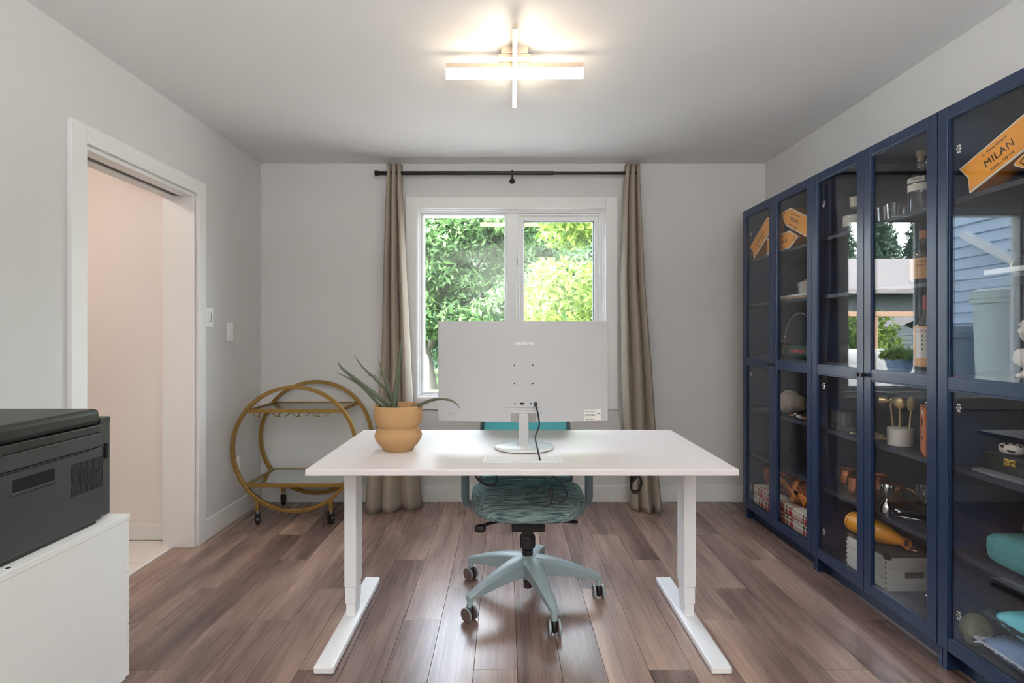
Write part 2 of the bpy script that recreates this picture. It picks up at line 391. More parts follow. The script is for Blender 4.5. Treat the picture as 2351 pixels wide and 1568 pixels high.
# baseboards
BH, BT = .118, .014
struct(B().box(XL+BT, XR, YB-BT, YB, 0, BH).obj('baseboard_back', trim_m, bevel=.003))
struct(B().box(XL, XL+BT, 3.098, YB, 0, BH).obj('baseboard_left', trim_m, bevel=.003))
struct(B().box(XL, XL+BT, YR, 2.128, 0, BH).obj('baseboard_near', trim_m, bevel=.003))
struct(B().box(XR-BT, XR, YR, YB-BT-.001, 0, BH).obj('baseboard_right', trim_m, bevel=.003))
# doorway: casing, jamb lining, pocket door slot
d = structe('door_1', (XL, 2.6, 0)); d['label'] = 'white cased pocket doorway to the tiled hall'
def dl(y): return y-2.6
q = B().box(0, .02, dl(2.133), dl(2.213), 0, 2.085).obj('casing', trim_m, d, bevel=.002)
q = B().box(0, .02, dl(3.02), dl(3.094), 0, 2.085).obj('casing', trim_m, d, bevel=.002)
q = B().box(0, .02, dl(2.214), dl(3.019), 2.01, 2.085).obj('head_casing', trim_m, d, bevel=.002)
B().box(-.179, -.001, dl(3.006), dl(3.019), 0, 2.009).obj('jamb', trim_m, d)
B().box(-.179, -.001, dl(2.216), dl(2.229), 0, 2.009).obj('jamb', trim_m, d)
B().box(-.07, -.001, dl(2.23), dl(3.005), 1.99, 2.009).obj('head_jamb', trim_m, d)
B().box(-.179, -.115, dl(2.23), dl(3.005), 1.99, 2.009).obj('head_jamb', trim_m, d)
B().box(-.112, -.074, dl(2.23), dl(3.005), 1.996, 2.009).obj('track', mat('track_dark', rgb(70, 70, 72), .5, .5), d)
B().box(-.11, -.076, dl(1.5), dl(2.24), .01, 1.985).obj('door_leaf', trim_m, d)
# hall beyond
struct(B().box(-4.2, -1.947, 3.12, 3.22, -.0104, ZC).obj('wall_hall', hall_m), 'warm white hall wall seen through the doorway')
struct(B().box(-4.3, -4.2, 1.0, 3.22, 0, ZC).box(-4.3, -1.947, .9, 1.0, 0, ZC).obj('wall_hall_far', hall_m))
struct(B().box(-4.3, -1.947, .9, 3.22, ZC, ZC+.1).obj('ceiling_hall', hall_m))
struct(B().box(-4.2, -1.947, 3.106, 3.12, 0, .092).obj('baseboard_hall', trim_m, bevel=.002))
hf = structe('floor_hall', (0, 0, 0))
box(-4.3, -1.89, .9, 3.3, -.06, -.0105).obj('grout', mat('grout', rgb(196, 192, 186), .9), hf)
for i in range(4):
    for j in range(8):
        xb = -1.904-i*.602; ya = 3.104-(j+1)*.302+(.0)
        box(xb-.598, xb, ya, ya+.298, -.01, 0).obj('tile', tile_m, hf, bevel=.001, seg=1)
struct(box(-1.904, -1.882, 2.225, 3.005, -.012, .003).obj('trim_2', trim_m, bevel=.001), 'pale threshold strip between tile and laminate')
hl = thing('hall_ceiling_lamp', 'round warm ceiling lamp in the hall', 'lamp', (-2.7, 2.1, ZC-.001))
B().lathe([(.13, 0), (.13, -.02)], 24).obj('base', white_m, hl); B().lathe([(.12, -.02), (.12, -.05), (.09, -.07), (.01, -.075)], 24).obj('diffuser', emitm('hall_lamp', (1, .82, .7), 75), hl, smooth=40)

# window
wd = structe('window_1', (.045, YB, 1.43)); wd['label'] = 'white two-pane window onto the garden'
ox, oz = .045, 1.43
def wb(x0, x1, y0, y1, z0, z1): return B().box(x0-ox, x1-ox, y0, y1, z0-oz, z1-oz)
wb(-.716, WX0+.006, -.02, -.0005, .669, 2.195).obj('casing', trim_m, wd, bevel=.002)
wb(WX1-.006, .807, -.02, -.0005, .669, 2.195).obj('casing', trim_m, wd, bevel=.002)
wb(WX0+.007, WX1-.007, -.02, -.0005, 2.112, 2.195).obj('casing', trim_m, wd, bevel=.002)
wb(WX0+.007, WX1-.007, -.02, -.0005, .669, .751).obj('casing', trim_m, wd, bevel=.002)
def ring(x0, x1, z0, z1, t, y0, y1):
    return B().box(x0-ox, x0+t-ox, y0, y1, z0-oz, z1-oz).box(x1-t-ox, x1-ox, y0, y1, z0-oz, z1-oz).box(x0+t-ox, x1-t-ox, y0, y1, z0-oz, z0+t-oz).box(x0+t-ox, x1-t-ox, y0, y1, z1-t-oz, z1-oz)
e = .001
ring(WX0+e, WX1-e, WZ0+e, WZ1-e, .012, .0, .03).obj('reveal', trim_m, wd)
ring(WX0+e, WX1-e, WZ0+e, WZ1-e, .026, .03, .13).obj('frame', vinyl_m, wd, bevel=.003)
ML, MR = .01, .095
wb(ML+.002, MR-.012, .028, .128, WZ0+.028, WZ1-.028).obj('mullion', vinyl_m, wd, bevel=.003)
ring(WX0+.028, ML, WZ0+.028, WZ1-.028, .016, .045, .12).obj('fixed_bead', vinyl_m, wd, bevel=.003)
wb(WX0+.044, ML-.016, .09, .096, WZ0+.044, WZ1-.044).obj('glass_pane', wpane_m, wd)
ring(MR-.01, WX1-.028, WZ0+.028, WZ1-.028, .018, .036, .06).obj('sash_stop', vinyl_m, wd, bevel=.003)
ring(MR+.009, WX1-.047, WZ0+.047, WZ1-.047, .03, .05, .11).obj('sash', vinyl_m, wd, bevel=.004)
ring(MR+.039, WX1-.077, WZ0+.077, WZ1-.077, .006, .062, .09).obj('gasket', mat('gasket', rgb(110, 116, 118), .7), wd)
wb(MR+.042, WX1-.08, .08, .086, WZ0+.08, WZ1-.08).obj('glass_pane', wpane_m, wd)
wb(.083, .088, .024, .0275, 1.71, 1.765).obj('lock_slot', black_m, wd)
wb(.078, .094, .018, .034, 1.63, 1.70).obj('lock_lever', vinyl_m, wd, bevel=.003)
wb(.30, .40, .02, .045, .76, .785).obj('crank', vinyl_m, wd, bevel=.006)

# ------------------------------------------------------------------ curtains and rod
RY, RZ_ = 3.725, 2.343
rod = thing('curtain_rod', 'black metal curtain rod above the window', 'curtain rod', (0, RY, RZ_))
B().tube([(-.905, 0, 0), (.34, 0, 0)], .0135, 14).obj('rod_tube', rod_m, rod, smooth=40)
B().tube([(.3, 0, 0), (.94, 0, 0)], .0115, 14).obj('inner_tube', rod_m, rod, smooth=40)
B().tube([(-.917, 0, 0), (-.909, 0, 0), (-.905, 0, 0), (-.895, 0, 0)], [.017, .0185, .0165, .0175], 14).obj('end_cap', rod_m, rod, smooth=40)
for x in (.05, -.79, .90):
    B().tube([(x, 0, 0), (x, .03, -.03), (x, .092, -.03)], .006, 8).lathe([(.02, 0), (.02, .004)], 12, frame((x, .094, -.03), (1, 0, 0), (0, 0, 1))).box(x-.006, x+.006, -.016, .012, -.036, -.012).tube([(x-.006, 0, 0), (x+.006, 0, 0)], .019, 14).obj('bracket', rod_m, rod, smooth=40)
def interp(tab, z):
    for (z0, a0), (z1, a1) in zip(tab, tab[1:]):
        if z <= z1 or (z1, a1) == tab[-1]:
            t = (z-z0)/(z1-z0); t = max(0, min(1, t)); return tuple(p+(q_-p)*t for p, q_ in zip(a0, a1))
def curtain(name, label, tab, folds, seed):
    # broad rounded pleats with narrow dark creases
    # tab rows: (z, (x_left, x_right, y_front, depth))
    r = random.Random(seed); N = folds
    cuts = [0]+sorted([(i+(r.random()-.5)*.35)/N for i in range(1, N)])+[1]
    def fn(u, v):
        z = .003+v*(2.405-.003); xl, xr, yf, dp = interp(tab, z)
        i = max(j for j in range(N) if cuts[j] <= u or j == 0); a = (u-cuts[i])/(cuts[i+1]-cuts[i]); a = max(0, min(1, a))
        bulge = max(0, math.sin(PI*a))**.55
        y = yf+dp*(1-bulge)*(1.0 if 0 < i or a > .3 else .8)
        wob = .006*math.sin(3*v*PI+i*2.1+seed)*(1-v)
        x = xl+(xr-xl)*u+wob+.006*math.sin(2*PI*a)*(1-v)
        y += .012*math.sin(5*u+2.5*v*PI+seed)*(1-v)
        y += (.07*u if seed == 3 else .05*(1-u))*max(0, 1-v*5)
        return (x, y, z)
    t = thing(name, label, 'curtain', (0, 0, 0))
    B().grid(fn, 26*N, 60).obj('fabric', curt_m, t, smooth=60, solid=.003)
    def hem(u, v):
        x, y, z = fn(u, (.075+.002*v)/2.4+.012*math.sin(u*9+seed)*.3); return (x, y-.002, z)
    B().grid(hem, 26*N, 1).obj('hem_stitch', curt_m, t, solid=.0015)
    return t
curtain('curtain', 'beige linen curtain left of the window', [
    (0, (-.955, -.585, 3.54, .09)), (.10, (-.955, -.60, 3.56, .09)), (.25, (-.955, -.615, 3.62, .09)), (.55, (-.905, -.64, 3.67, .09)), (1.0, (-.88, -.665, 3.68, .085)),
    (1.6, (-.862, -.70, 3.685, .08)), (2.2, (-.84, -.728, 3.695, .06)), (2.41, (-.832, -.728, 3.695, .055))], 3, 3)
curtain('curtain', 'beige linen curtain right of the window, edge lit by daylight', [
    (0, (.86, 1.075, 3.54, .09)), (.25, (.865, 1.06, 3.6, .09)), (.55, (.835, 1.06, 3.67, .09)), (1.0, (.822, 1.035, 3.68, .085)),
    (1.6, (.815, .985, 3.685, .08)), (2.2, (.835, .955, 3.695, .06)), (2.41, (.848, .948, 3.695, .055))], 3, 8)

# ------------------------------------------------------------------ ceiling light
lp = thing('ceiling_light', 'cross-shaped ceiling light with two glowing bars', 'ceiling light', (.041, 2.314, ZC), math.radians(-.7))
lamp_m = emitm('led_diffuser', (1, .81, .60), 15)
champ = mat('champagne_metal', rgb(214, 198, 180), .35, .6)
box(-.058, .058, -.058, .058, -.03, 0).obj('canopy', champ, lp, bevel=.002)
box(-.07, .07, -.05, .05, -.046, -.0305).obj('canopy_plate', champ, lp, bevel=.002)
zb = -.111
for n_, (a, b_) in enumerate(((-.3, -.0095), (.0095, .3))):
    q = box(a, b_, -.0085, .0085, zb+.042, -.047).obj('bar_housing', champ, lp)
    box(a, b_, -.0085, .0085, zb, zb+.0415).obj('diffuser', lamp_m, q)
q = box(-.0085, .0085, -.3, .3, zb+.042, -.0472).obj('bar_housing', champ, lp)
box(-.0085, .0085, -.3, .3, zb, zb+.0415).obj('diffuser', lamp_m, q)

# ------------------------------------------------------------------ added uplighter, unseen behind the camera, fills the room off the ceiling
up = thing('added_fill_uplighter', 'slim floor uplighter standing behind the camera', 'floor lamp', (.25, -.75, 0))
B().lathe([(.14, 0), (.14, .015), (.02, .03)], 32).obj('base', black_m, up, smooth=40); B().lathe([(.012, .03), (.012, 1.30)], 16).obj('pole', black_m, up, smooth=40)
B().lathe([(.012, 1.30), (.10, 1.34), (.16, 1.40), (.157, 1.40), (.098, 1.345), (.012, 1.31)], 32, cap=False).obj('bowl_shade', black_m, up, smooth=40)
ul = area('added_fill_light', (0, 0, 1.385), (PI, 0, 0), .2, .2, 138, (1, .985, .985)); ul.parent = up

# ------------------------------------------------------------------ switches and outlets
def plate(name, label, cat, loc, kind):
    t = thing(name, label, cat, loc)
    box(.0005, .006, -.036, .036, -.058, .058).obj('cover_plate', white_m, t, bevel=.002)
    if kind == 'outlet':
        for s in (-1, 1): box(.006, .0085, -.017, .017, s*.02-.013, s*.02+.013).obj('socket', white_m, t, bevel=.003)
    else:
        q = box(.006, .0095, -.016, .016, -.033, .033).obj('rocker', white_m, t, bevel=.002)
        if kind == 'dimmer': box(.0097, .0105, -.011, .011, -.027, -.024).obj('indicator', arm_m, q); box(.0097, .0102, .006, .012, -.02, .028).obj('slider', arm_m, q)
        else: box(.0097, .0102, -.002, .002, .002, .006).obj('sensor', arm_m, q); box(.0097, .0102, -.002, .002, -.02, -.016).obj('sensor', arm_m, q)
plate('light_switch', 'white dimmer switch right beside the door casing', 'light switch', (XL, 3.135+.02, 1.31), 'dimmer')
plate('light_switch', 'white switch plate on the left wall farther from the door', 'light switch', (XL, 3.39, 1.224), 'plain')
plate('wall_outlet', 'white wall outlet behind the brass bar cart', 'outlet', (XL, 3.48, .345), 'outlet')

# ------------------------------------------------------------------ bar cart
ct = thing('bar_cart', 'round brass bar cart with glass and mirror shelves in the corner', 'bar cart', (-1.343, 3.57, 0))
R, zc = .394, .478
yf, yr = -.198, .19
for y in (yf, yr):
    B().tube([(R*math.cos(2*PI*i/72), y, zc+R*math.sin(2*PI*i/72)) for i in range(72)], .0115, 4, True, sq=True).obj('hoop', gold_m, ct, bevel=.002, smooth=30)
def xh(z): return math.sqrt(R*R-(z-zc)**2)
for z, nm in ((.722, 'upper_shelf'), (.247, 'lower_shelf')):
    x = xh(z)-.012
    q = B().box(-x, x, yf-.011, yf+.011, z-.011, z+.011).box(-x, x, yr-.008, yr+.008, z-.008, z+.008)
    for s in (-1, 1): q.box(min(s*x, s*(x-.016)), max(s*x, s*(x-.016)), yf+.011, yr-.008, z-.011, z+.011)
    fr = q.obj(nm, gold_m, ct, bevel=.0015)
    box(-x+.017, x-.017, yf+.012, yr-.009, z-.001, z+.004).obj('shelf_plate', shelfg_m if z > .5 else mirror_m, fr)
    for s in (-1, 1):
        for y in (yf, yr):
            for dz in (-.028, .028):
                B().lathe([(.005, 0), (.004, .003)], 8, frame((s*(xh(z+dz)-.012), y-.0, z+dz), (0, 1, 0), (0, 0, 1))).obj('bolt', black_m, fr)
for i in range(4):
    xx = -.245+i*.128; zz = .706; y0 = yf+.02
    q = B()
    for s in (0, 1):
        xs = xx+s*.062
        q.tube([(xs, y0+.16, zz), (xs, y0+.02, zz-.012), (xs+(.012 if s == 0 else -.012), y0, zz-.022)], .0028, 6)
    q.tube([(xx+.02, y0, zz-.024), (xx-.012, y0-.005, zz-.02), (xx-.03, y0, zz-.004)], .0028, 6)
    q.obj('glass_hanger', gold_m, ct, smooth=50)
for x in (-.236, .233):
    for y in (yf, yr):
        zt = zc-math.sqrt(R*R-x*x)
        lg = box(x-.011, x+.011, y-.011, y+.011, .085, zt+.004).obj('leg', gold_m, ct, bevel=.0015)
        ang = .5 if x < 0 else .8
        M = Matrix.Translation((x+.006, y-.008, 0)) @ Matrix.Rotation(ang, 4, 'Z')
        B().lathe([(.005, .07), (.005, .086)], 8, Matrix.Translation((x, y, 0))).obj('caster_stem', chrome_m, lg)
        B().box(-.017, .017, -.012, .022, .05, .07, M).box(-.017, -.013, -.012, .026, .02, .06, M).box(.013, .017, -.012, .026, .02, .06, M).obj('caster_fork', black_m, lg, bevel=.003)
        B().lathe([(.02, -.012), (.028, -.010), (.0285, 0), (.028, .010), (.02, .012)], 20, M @ Matrix.Translation((0, .008, .0285)) @ Matrix.Rotation(PI/2, 4, 'Y')).obj('wheel', black_m, lg, smooth=40)

# ------------------------------------------------------------------ desk
dk = thing('desk', 'white height-adjustable desk with T-shaped feet', 'desk', (.0595, 2.24, 0))
DT = .735
def dkx(x): return x-.0595
def dky(y): return y-2.24
box(-.7615, .7615, -.385, .387, DT-.0225, DT).obj('tabletop', desk_m, dk, bevel=.0025)
for s, xc in ((-1, -.645), (1, .769)):
    x = dkx(xc)
    box(x-.0365, x+.0365, -.365, .335, 0.003, .030).obj('foot', white_m, dk, bevel=.006, seg=3)
    col = box(x-.0255, x+.0255, -.04, .05, .155, .69).obj('column', white_m, dk, bevel=.004)
    box(x-.0225, x+.0225, -.036, .045, .085, .1545).obj('inner_stage', white_m, col, bevel=.003)
    box(x-.0195, x+.0195, -.032, .04, .0305, .0845).obj('lower_stage', white_m, col, bevel=.003)
    box(x-.035, x+.035, -.3, .3, .69, DT-.023).obj('side_bracket', white_m, dk, bevel=.003)
box(dkx(-.60), dkx(.72), .02, .06, .685, DT-.024).obj('crossbar', white_m, dk, bevel=.002)
q = box(dkx(.70), dkx(.73), dky(2.14), dky(2.20), .665, .70).obj('control_box', white_m, dk, bevel=.003)
box(dkx(.725), dkx(.745), -.052, -.0405, .69, .7).obj('warning_mark', black_m, dk)
g = B(); gx0, gx1, gy0, gy1 = dkx(-.083), dkx(.215), dky(1.952), dky(2.062)
fr = g.box(gx0, gx1, gy0, gy0+.008, DT+.0004, DT+.003).box(gx0, gx1, gy1-.006, gy1, DT+.0004, DT+.003).box(gx0, gx0+.014, gy0+.008, gy1-.006, DT+.0004, DT+.003).box(gx1-.014, gx1, gy0+.008, gy1-.006, DT+.0004, DT+.003).obj('cable_port', white_m, dk, bevel=.001)
box(gx0+.015, gx1-.015, gy0+.016, gy1-.007, DT+.0004, DT+.0025).obj('port_lid', white_m, fr, bevel=.001)
box(gx0+.015, gx1-.015, gy0+.009, gy0+.0155, DT+.0002, DT+.001).obj('port_gap', hole_m, fr)

# ------------------------------------------------------------------ monitor
mt = thing('monitor', 'large curved white monitor seen from behind on the desk', 'monitor', (.077, 2.2, DT))
MW, MZ0, MZ1, RC = .366, .099, .530, 1.35
def my(x): return .045+(RC-math.sqrt(RC*RC-x*x))
q = B(); nseg = 32
def shell(u, v):
    x = -MW+2*MW*u; return (x, 0, 0)
vs = []; fs = []
for i in range(nseg+1):
    x = -MW+2*MW*i/nseg; t = 1-abs(x)/MW; th = .034
    yb = my(x)-th+.02; yfr = my(x)+.02
    vs += [(x, yb, MZ0+.004), (x, yb, MZ1), (x, yfr, MZ1), (x, yfr, MZ0+.004)]
for i in range(nseg):
    for k in range(4): fs.append((4*i+k, 4*i+(k+1) % 4, 4*i+4+(k+1) % 4, 4*i+4+k))
fs += [(3, 2, 1, 0), tuple(4*nseg+k for k in range(4))]
q.add(vs, fs).obj('back_shell', mon_m, mt, smooth=35, bevel=.002)
def sback(x): return my(x)-.014
yb0 = sback(0)
q = B(); vs = []; fs = []
for i in range(nseg+1):
    x = (-MW+.006)+(2*MW-.012)*i/nseg; y = my(x)+.0205
    vs += [(x, y, MZ0+.012), (x, y, MZ1-.006), (x, y+.003, MZ1-.006), (x, y+.003, MZ0+.012)]
for i in range(nseg):
    for k in range(4): fs.append((4*i+k, 4*i+(k+1) % 4, 4*i+4+(k+1) % 4, 4*i+4+k))
fs += [(3, 2, 1, 0), tuple(4*nseg+k for k in range(4))]
q.add(vs, fs).obj('screen', mat('screen_black', rgb(14, 14, 16), .15), mt, smooth=35)
def mp(px, py):                      # pixel on the monitor back -> local coordinates
    p = at(px, py, 2.2+yb0); return p.x-.077, p.z-DT
def mface(px, py, off=.0006):
    x, z = mp(px, py); return frame((x, sback(x)-off, z), (1, x/math.sqrt(RC*RC-x*x), 0), (0, 0, 1))
text('logo', 'SAMSUNG', .0165, mat('logo_white', rgb(250, 250, 250), .2), mt, mface(1202.5, 789, .0004), .0008, 1.12, 1.0)
for px in (1181, 1223):
    for py in (838.5, 880.5): B().lathe([(.0028, 0), (.0028, .0008)], 12, mface(px, py)).obj('screw_hole', hole_m, mt)
def mrect(x0, x1, y0, y1, t0, t1, name, m, parent=mt, bev=0):
    (xa, zb_), (xb, za) = mp(x0, y0), mp(x1, y1); xm = (xa+xb)/2; zm = (za+zb_)/2
    Mx = frame((xm, sback(xm), zm), (1, xm/math.sqrt(RC*RC-xm*xm), 0), (0, 0, 1))       # lies along the curved back
    return B().box((xa-xb)/2, (xb-xa)/2, (za-zb_)/2, (zb_-za)/2, t0, t1, Mx).obj(name, m, parent, bevel=bev)
io = mrect(1161, 1244, 919.5, 935, .0002, .0012, 'port_panel', mon_m, bev=.0004)
for (a, b_) in ((1173, 1183), (1194, 1203)): mrect(a, b_, 924.5, 928.5, .0013, .0018, 'port', hole_m, io)
B().lathe([(.0032, 0), (.0032, .001)], 12, mface(1219, 926.5, .0013)).obj('audio_jack', hole_m, io)
mrect(1161, 1244, 934.4, 935.2, .0012, .002, 'panel_edge', arm_m, io)
rc = mrect(1173.5, 1230.5, 946.5, 970, .0002, .0012, 'stand_recess', chrome_m, bev=.0004)
mrect(1240, 1244, 947, 949, .0003, .0008, 'lock_slot', hole_m)
B().lathe([(.0105, 0), (.0105, .0008)], 20, mface(1034.5, 951, .0002)).obj('power_button_ring', mon_m, mt, smooth=40)
B().lathe([(.0075, 0), (.0075, .003), (.006, .004)], 20, mface(1034.5, 951, .0006)).obj('power_button', mon_m, mt, smooth=40)
st = mrect(1342.5, 1384, 943, 968, .001, .0016, 'rating_label', paper_m)
for i, (w0, w1) in enumerate(((1344, 1372), (1344, 1368), (1344, 1366), (1344, 1364), (1344, 1362))):
    yy = 947+i*3.1; mrect(w0, w1, yy, yy+1.0, .0017, .0020, 'print_line', arm_m, st)
for i in range(11): mrect(1344+i*2.0, 1345.1+i*2.0, 963.5, 966.5, .0017, .0020, 'barcode_bar', ink_m, st)
mrect(1362, 1372, 954.5, 956.5, .0017, .002, 'print_line', ink_m, st); mrect(1374, 1382, 951.5, 953.5, .0017, .002, 'print_line', arm_m, st)
# neck and base
nk = B(); ny = yb0-.004
nk.prism([(-.021, .02), (-.030, .012), (-.05, .006), (.05, .006), (.030, .012), (.021, .02), (.0205, .128), (.018, .14), (-.018, .14), (-.0205, .128)], 0, .018, frame((0, ny, 0), (1, 0, 0), (0, 0, 1)))
nk.obj('neck', mon_m, mt, bevel=.002)
def bsell(r, z0, z1, d): return B().lathe([(r*.985, z0), (r, z0+.002), (r, z1-.003), (r*.97, z1)], 56, Matrix.Translation((0, d, 0)) @ Matrix.Diagonal((1, .86, 1, 1)))
bsell(.1235, .003, .0135, 0).obj('base', mong_m, mt, smooth=40)
bsell(.118, 0, .003, 0).obj('base_pad', black_m, mt, smooth=40)

def cable(name, label, pts, r, m=black_m, parts=None, cat='cable', sub=6):
    P = [Vector(p) for p in pts]; out = []
    for i in range(len(P)-1):
        p0 = P[max(0, i-1)]; p1 = P[i]; p2 = P[i+1]; p3 = P[min(len(P)-1, i+2)]
        for k in range(sub):
            t = k/sub
            out.append(.5*((2*p1)+(-p0+p2)*t+(2*p0-5*p1+4*p2-p3)*t*t+(-p0+3*p1-3*p2+p3)*t**3))
    out.append(P[-1])
    q = B().tube(out, r, 8)
    if parts: t = thing(name, label, cat, tuple(out[-1])); o = B().tube([p-out[-1] for p in out], r, 8).obj('cord', m, t, smooth=60); return t, out[-1]
    return tag(q.obj(name, m, smooth=60), label, cat)
ym = 2.2+yb0-.004
ca, end = cable('power_cable', 'black power cable running from monitor to desk cable port', [at(1230, 932, ym-.008), at(1234, 945, ym-.008), at(1238, 975, ym-.004), at(1229, 1003, 2.14), at(1234, 1030, 2.03), at(1240, 1056, 1.968)], .0032, parts=True)
p = at(1229.5, 928, ym-.006)-end
box(p.x-.006, p.x+.006, p.y-.006, p.y+.006, p.z-.008, p.z+.008).obj('plug', black_m, ca, bevel=.002)

# ------------------------------------------------------------------ plant
pt = thing('potted_aloe', 'aloe plant in a pinched terracotta pot on the desk', 'potted plant', (-.440, 2.18, DT))
prof = [(.058, 0), (.062, .003), (.064, .010), (.078, .024), (.092, .044), (.0965, .060), (.092, .076), (.083, .088), (.080, .093), (.083, .098), (.092, .110), (.0965, .126), (.0975, .15), (.0965, .182), (.095, .185), (.0925, .182), (.092, .15), (.088, .13)]
B().lathe(prof, 48).obj('pot', pot_m, pt, smooth=60)
B().lathe([(.091, .156), (.05, .162), (.002, .165)], 32).obj('soil', soil_m, pt, smooth=60)
def aloe(pts, r0, flat=.5):
    P = [Vector(p)-Vector((-.440, 2.18, DT)) for p in pts]; out = []; rs = []
    n = len(P)-1
    for i in range(n):
        p0 = P[max(0, i-1)]; p1 = P[i]; p2 = P[i+1]; p3 = P[min(n, i+2)]
        for k in range(6):
            t = k/6; out.append(.5*((2*p1)+(-p0+p2)*t+(2*p0-5*p1+4*p2-p3)*t*t+(-p0+3*p1-3*p2+p3)*t**3)); rs.append(.8*r0*max(.06, (1-((i+t)/n))**.75))
    out.append(P[-1]); rs.append(r0*.04)
    q = B().tube(out, rs, 8)
    lf = q.obj('leaf', aloe_m, pt, smooth=70)
Y0 = 2.18
aloe([at(902, 942, 2.16), at(880, 920, 2.13), at(820, 873, 2.08), at(785, 845, 2.05), at(777, 832, 2.04)], .017)
aloe([at(890, 942, 2.2), at(868, 925, 2.22), at(832, 888, 2.26), at(800, 868, 2.28), at(771, 855, 2.3)], .012)
aloe([at(908, 940, 2.19), at(890, 898, 2.2), at(860, 868, 2.2), at(832, 842, 2.2), at(813, 814, 2.2)], .013)
aloe([at(905, 940, 2.22), at(893, 906, 2.24), at(872, 876, 2.25), at(856, 861, 2.26), at(842, 865, 2.26)], .009)
aloe([at(906, 940, 2.17), at(892, 890, 2.17), at(878, 862, 2.17), at(864, 851, 2.17)], .009)
aloe([at(906, 938, 2.18), at(892, 898, 2.18), at(880, 860, 2.18), at(868, 822, 2.18)], .011)
aloe([at(904, 942, 2.15), at(909, 900, 2.13), at(915, 850, 2.12), at(920, 800, 2.12), at(921, 771, 2.12)], .018)
aloe([at(940, 942, 2.16), at(962, 930, 2.14), at(1000, 917, 2.11), at(1030, 918, 2.09), at(1048, 927, 2.085), at(1056, 939, 2.08)], .011)
aloe([at(915, 938, 2.21), at(917, 934, 2.22), at(916, 930, 2.23), at(914, 932, 2.24)], .004)

# ------------------------------------------------------------------ office chair
CXc, CYc = .103, 2.44
ch = thing('office_chair', 'grey office chair with teal mesh back behind the desk', 'office chair', (CXc, CYc, 0))
def seatdef(p):
    k = p.y/.235
    z = p.z-.020*max(0, -k)**2.4-.012*(1-(p.x/.26)**2)*(1 if p.z > 0 else .3)
    return Vector((p.x*(1+.03*k), p.y, z))
B().sell((0, -.005, .463), .258, .235, .046, .62, .55, 56, 20, fn=seatdef).obj('seat', fabric_m, ch, smooth=80)
B().sell((0, .0, .418), .215, .2, .018, .5, .5, 32, 8).obj('seat_shell', black_m, ch, smooth=70)
# backrest: curved mesh panel in a frame
def bk(u, v):
    a = (u-.5)*2; hw = .228*(1-.12*v*v); x = hw*a
    return Vector((x, .265+.055*v-.055*a*a+.02*math.sin(PI*v)+0.02, .475+.53*v))
B().grid(lambda u, v: bk(u, v), 20, 16).obj('backrest', mesh_m, ch, smooth=80, solid=.004)
rim = [bk(i/14, 0) for i in range(15)]+[bk(1, i/12) for i in range(1, 13)]+[bk(1-i/14, 1) for i in range(1, 15)]+[bk(0, 1-i/12) for i in range(1, 12)]
B().tube(rim, .011, 8, True).obj('back_frame', arm_m, ch, smooth=60)
B().tube([(0, .10, .40), (0, .22, .40), (0, .295, .44), (0, .318, .56), (0, .345, .72)], .018, 10).obj('back_support', arm_m, ch, smooth=60)
for s in (-1, 1):
    x = s*.292
    q = B().tube([(s*.2, .06, .405), (x-s*.03, .06, .405), (x-s*.006, .06, .415), (x, .06, .44), (x, .06, .5), (x, .06, .60), (x, .06, .655)], [.012, .012, .012, .012, .013, .014, .014], 8, ry=.02).obj('armrest_post', arm_m, ch, smooth=50)
    B().sell((x, .04, .665), .036, .11, .014, .5, .5, 24, 8).obj('armrest_pad', black_m, q, smooth=60)
box(-.075, .075, -.09, .10, .328, .401).obj('tilt_mechanism', black_m, ch, bevel=.008)
B().tube([(-.05, -.04, .378), (-.15, -.10, .378), (-.20, -.125, .374)], .007, 8).sell((-.212, -.13, .362), .026, .016, .017, .8, .8, 16, 10).obj('lever', black_m, ch, smooth=60)
B().tube([(.05, -.04, .378), (.16, -.09, .379), (.215, -.115, .384)], [.007, .008, .006], 8).obj('lever', black_m, ch, smooth=60)
q = B().lathe([(.027, .287), (.026, .328)], 24).obj('column_collar', black_m, ch, smooth=40)
B().lathe([(.0335, .230), (.034, .233), (.034, .282), (.030, .288)], 24).obj('column_cover', black_m, ch, smooth=40)
for i in range(14):
    a = 2*PI*i/14; box(-.003, .003, -.001, .0015, .236, .278).obj('grip_rib', black_m, q).matrix_local = Matrix.Rotation(a, 4, 'Z') @ Matrix.Translation((0, -.0345, 0))
B().lathe([(.0135, .21), (.0135, .231)], 16).obj('gas_lift', chrome_m, ch, smooth=40)
B().lathe([(.025, .175), (.025, .219), (.016, .222)], 24).obj('column_sleeve', black_m, ch, smooth=40)
B().lathe([(.0195, .045), (.0195, .10)], 20).obj('column_foot', mat('foot_brown', rgb(60, 44, 38), .3), ch, smooth=40)
B().lathe([(.026, .088), (.034, .096), (.040, .13), (.044, .185), (.036, .193), (.026, .194)], 28).obj('base_hub', frame_m, ch, smooth=40)
RB = .325
